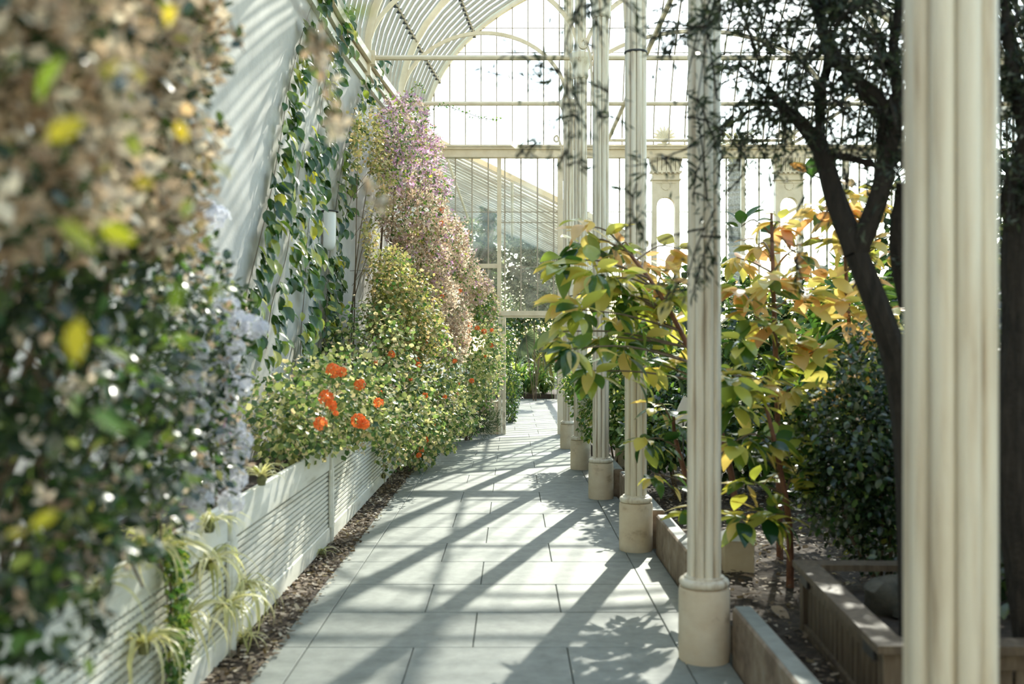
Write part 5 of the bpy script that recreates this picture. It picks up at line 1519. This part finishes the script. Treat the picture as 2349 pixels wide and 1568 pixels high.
# trees seen through the partition glass
t = thing('spiky_yucca', 'dark spiky yucca column behind the partition glass left of the door', 'tree', (-0.55, 23.5, -0.1))
MB().tube(smooth_path([(-0.5, 23.5, -0.1), (-0.55, 23.5, 2), tuple(P(1122, 600, 23.5)), tuple(P(1125, 500, 23.5))], 5), 0.09, 8).build('trunk', M['palm_bark'], t)
bush('dead_skirt', [B(1122, 500, 23.5, .16, .16, .32), B(1116, 580, 23.5, .26, .22, .5), B(1112, 660, 23.5, .34, .3, .5)], 2600, 0.16, 'narrow', M['l_shade'], t, 0.1, 0.2)
for (px, py, n, L) in ((1124, 480, 44, .38), (1120, 520, 26, .30), (1118, 560, 46, .42), (1112, 610, 50, .48), (1130, 650, 44, .46), (1105, 690, 36, .44)):
    c = P(px, py, 23.5)
    for k in range(n):
        d = Vector(RNG.normal(size=3)); d.z += 0.1
        place('leaf', STRAP2, t, c, rotm(d, Vector(RNG.normal(size=3))), L * random.uniform(.7, 1.1), M['l_strap'])
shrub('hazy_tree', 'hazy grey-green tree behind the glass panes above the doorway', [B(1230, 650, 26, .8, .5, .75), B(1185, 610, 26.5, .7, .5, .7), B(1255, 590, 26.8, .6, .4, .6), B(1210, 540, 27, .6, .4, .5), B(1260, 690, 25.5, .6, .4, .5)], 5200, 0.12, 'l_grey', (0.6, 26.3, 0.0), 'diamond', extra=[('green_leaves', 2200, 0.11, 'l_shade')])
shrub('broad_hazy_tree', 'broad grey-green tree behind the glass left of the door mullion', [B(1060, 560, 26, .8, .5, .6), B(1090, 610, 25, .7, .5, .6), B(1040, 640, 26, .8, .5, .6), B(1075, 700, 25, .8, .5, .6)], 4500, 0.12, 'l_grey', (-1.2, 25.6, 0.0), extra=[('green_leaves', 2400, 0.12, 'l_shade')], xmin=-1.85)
t = thing('shaggy_palm', 'shaggy grey palm trunk outside the glass right of the second column', 'palm', (7.4, 34.0, -0.14))
c = P(1690, 600, 34)
zt = P(1690, 330, 34).z
prof = []
k = 0; z = -0.14
while z < zt:
    prof += [(0.25 + 0.03 * math.sin(z * 1.3) + 0.03 * random.random(), z), (0.29 + 0.05 * random.random(), z + random.uniform(.06, .12))]
    z += 0.17
MB().lathe(prof, 14, (c.x, 34.0)).build('trunk', M['palm_bark'], t)
for k in range(70):
    a = random.random() * 6.28
    cc = Vector((c.x + 0.2 * math.cos(a), 34 + .2 * math.sin(a), zt - random.random() * 0.4))
    d = Vector((math.cos(a), math.sin(a), random.uniform(-.9, .5)))
    place('frond', FROND, t, cc, rotm(d, Vector((0, 0, 1)) + Vector(RNG.normal(size=3)) * .2), random.uniform(1.3, 2.2), M['l_dryfrond'])
WL[t.name] = Vector(t.location)
shrub('garden_shrubs', 'garden shrubs outside the glass behind the rubber trees', [((5 + 1.6 * k, 24 + random.random() * 4, 0.7), (1.5, 1.2, 1.2 + .5 * random.random())) for k in range(7)], 5000, 0.2, 'l_mid', (8, 25, -0.14), extra=[('dark_leaves', 3000, 0.2, 'l_dark')])

# ================================================================== PERSON beyond the doorway
def person():
    X, Y0 = 1.38, 27.0
    t = thing('person', 'person in dark blue clothes standing half hidden behind the door post', 'person', (X, Y0, 0))
    J = {'pel': (0, 0, .95), 'wst': (0, 0.01, 1.10), 'chs': (0, .02, 1.32), 'nck': (0, .02, 1.48), 'hd0': (0, 0, 1.56),
         'shl': (-.18, .02, 1.40), 'ell': (-.24, .05, 1.12), 'wrl': (-.20, -.17, 1.03), 'shr': (.18, .02, 1.40), 'elr': (.24, .05, 1.12), 'wrr': (.18, -.15, 1.02),
         'hpl': (-.10, 0, .90), 'knl': (-.12, -.02, .49), 'anl': (-.13, .02, .09), 'tol': (-.15, -.14, .045), 'hpr': (.10, 0, .90), 'knr': (.11, -.01, .49), 'anr': (.12, .03, .09), 'tor': (.14, -.13, .045)}
    R_ = {'pel': .145, 'wst': .13, 'chs': .15, 'nck': .06, 'hd0': .055, 'shl': .07, 'ell': .045, 'wrl': .03, 'shr': .07, 'elr': .045, 'wrr': .03, 'hpl': .095, 'knl': .062, 'anl': .042, 'tol': .04, 'hpr': .095, 'knr': .062, 'anr': .042, 'tor': .04}
    E = [('pel', 'wst'), ('wst', 'chs'), ('chs', 'nck'), ('nck', 'hd0'), ('chs', 'shl'), ('shl', 'ell'), ('ell', 'wrl'), ('chs', 'shr'), ('shr', 'elr'), ('elr', 'wrr'), ('pel', 'hpl'), ('hpl', 'knl'), ('knl', 'anl'), ('anl', 'tol'), ('pel', 'hpr'), ('hpr', 'knr'), ('knr', 'anr'), ('anr', 'tor')]
    names = list(J)
    me = bpy.data.meshes.new('body')
    me.from_pydata([J[n] for n in names], [(names.index(a), names.index(b)) for a, b in E], [])
    o = bpy.data.objects.new('body', me)
    link(o, t, (X, Y0, 0))
    md = o.modifiers.new('skin', 'SKIN')
    for i, n in enumerate(names):
        o.data.skin_vertices[0].data[i].radius = (R_[n], R_[n] * .8)
    o.data.skin_vertices[0].data[0].use_root = True
    s = o.modifiers.new('sub', 'SUBSURF'); s.levels = 2; s.render_levels = 2
    # clothes by height, skin at neck and hands
    m, nt, out = nmat('dark_blue_clothes')
    geo = nt.nodes.new('ShaderNodeNewGeometry'); sx = nt.nodes.new('ShaderNodeSeparateXYZ')
    nt.links.new(geo.outputs['Position'], sx.inputs[0])
    r = ramp(nt, [(0.0, (0.6, 0.6, 0.58)), (0.085, (0.6, 0.6, 0.58)), (0.09, (0.03, 0.05, 0.09)), (0.90, (0.02, 0.03, 0.06)), (0.95, (0.45, 0.28, 0.20))])
    r.color_ramp.interpolation = 'CONSTANT'
    mm = nt.nodes.new('ShaderNodeMath'); mm.operation = 'DIVIDE'; mm.inputs[1].default_value = 1.6
    nt.links.new(sx.outputs['Z'], mm.inputs[0]); nt.links.new(mm.outputs[0], r.inputs[0])
    b = nt.nodes.new('ShaderNodeBsdfPrincipled'); b.inputs['Roughness'].default_value = .8
    nt.links.new(r.outputs[0], b.inputs['Base Color']); nt.links.new(b.outputs[0], out.inputs['Surface'])
    me.materials.append(m)
    sk = solid('skin', [(0.3, (0.5, 0.31, 0.23)), (0.7, (0.58, 0.37, 0.28))], .5, 20)
    hr = solid('hair', [(0.3, (0.03, 0.02, 0.015)), (0.7, (0.07, 0.045, 0.03))], .6, 60)
    hd = MB().lathe([(0.02, 1.52), (0.055, 1.535), (0.072, 1.58), (0.080, 1.64), (0.078, 1.70), (0.055, 1.745), (0.01, 1.765)], 18, (X, Y0 - .01)).build('head', sk, t, True)
    MB().tube([(X, Y0 - .085, 1.665), (X, Y0 - .108, 1.625), (X, Y0 - .085, 1.615)], [.008, .013, .008], 6).build('nose', sk, hd)
    for s_ in (-1, 1):
        MB().lathe([(0.0, -.008), (.009, -.004), (.009, .004), (0.0, .008)], 8, (X + s_ * .03, Y0 - .082), cap=False).build('eye', M['dark_iron'], hd)
        MB().tube([(X + s_ * .080, Y0, 1.67), (X + s_ * .088, Y0 + .01, 1.64), (X + s_ * .080, Y0, 1.61)], [.008, .014, .008], 6).build('ear', sk, hd)
    MB().tube([(X - .022, Y0 - .082, 1.585), (X, Y0 - .087, 1.583), (X + .022, Y0 - .082, 1.585)], .005, 5).build('mouth', solid('lips', [(.3, (.45, .2, .17)), (.7, (.5, .24, .2))], .5, 9), hd)
    MB().lathe([(0.075, 1.64), (0.088, 1.66), (0.088, 1.71), (0.064, 1.76), (0.01, 1.782)], 18, (X, Y0 + .012)).build('hair', hr, hd, True)
    for wn_, sgn in (('wrl', -1), ('wrr', 1)):
        w = Vector(J[wn_]) + Vector((X, Y0, 0))
        d = Vector((0.25 * -sgn * -1 * 0, -1, -.05)).normalized()
        hnd = MB().tube([w, w + d * .05, w + d * .09], [.026, .036, .034], 8).build('hand', sk, t, True)
        for k, fl_ in enumerate((.062, .072, .068, .052)):
            a0 = w + d * .088 + Vector(((k - 1.5) * .017, 0, 0))
            MB().tube([a0, a0 + d * fl_ * .45, a0 + d * fl_ * .65 + Vector((0, .0, -fl_ * .35)), a0 + d * fl_ * .45 + Vector((0, .0, -fl_ * .65))], [.009, .0085, .008, .006], 6).build('finger', sk, hnd, True)
        b0 = w + d * .03 + Vector((-sgn * .03, 0, 0))
        MB().tube([b0, b0 + Vector((-sgn * .02, -.03, -.01)), b0 + Vector((-sgn * .012, -.055, -.03))], [.011, .010, .007], 6).build('thumb', sk, hnd, True)
    # a small red flower held in the hand
    w = Vector(J['wrl']) + Vector((X, Y0 - .13, -.01))
    return t, w
pt, w = person()
o = place('red_flower', HEAD_S, None, w + Vector((0, 0, .06)), (0.4, 0, 0), 1.6)
props(o, 'small red flower in the hand of the person beyond the doorway', 'flower')
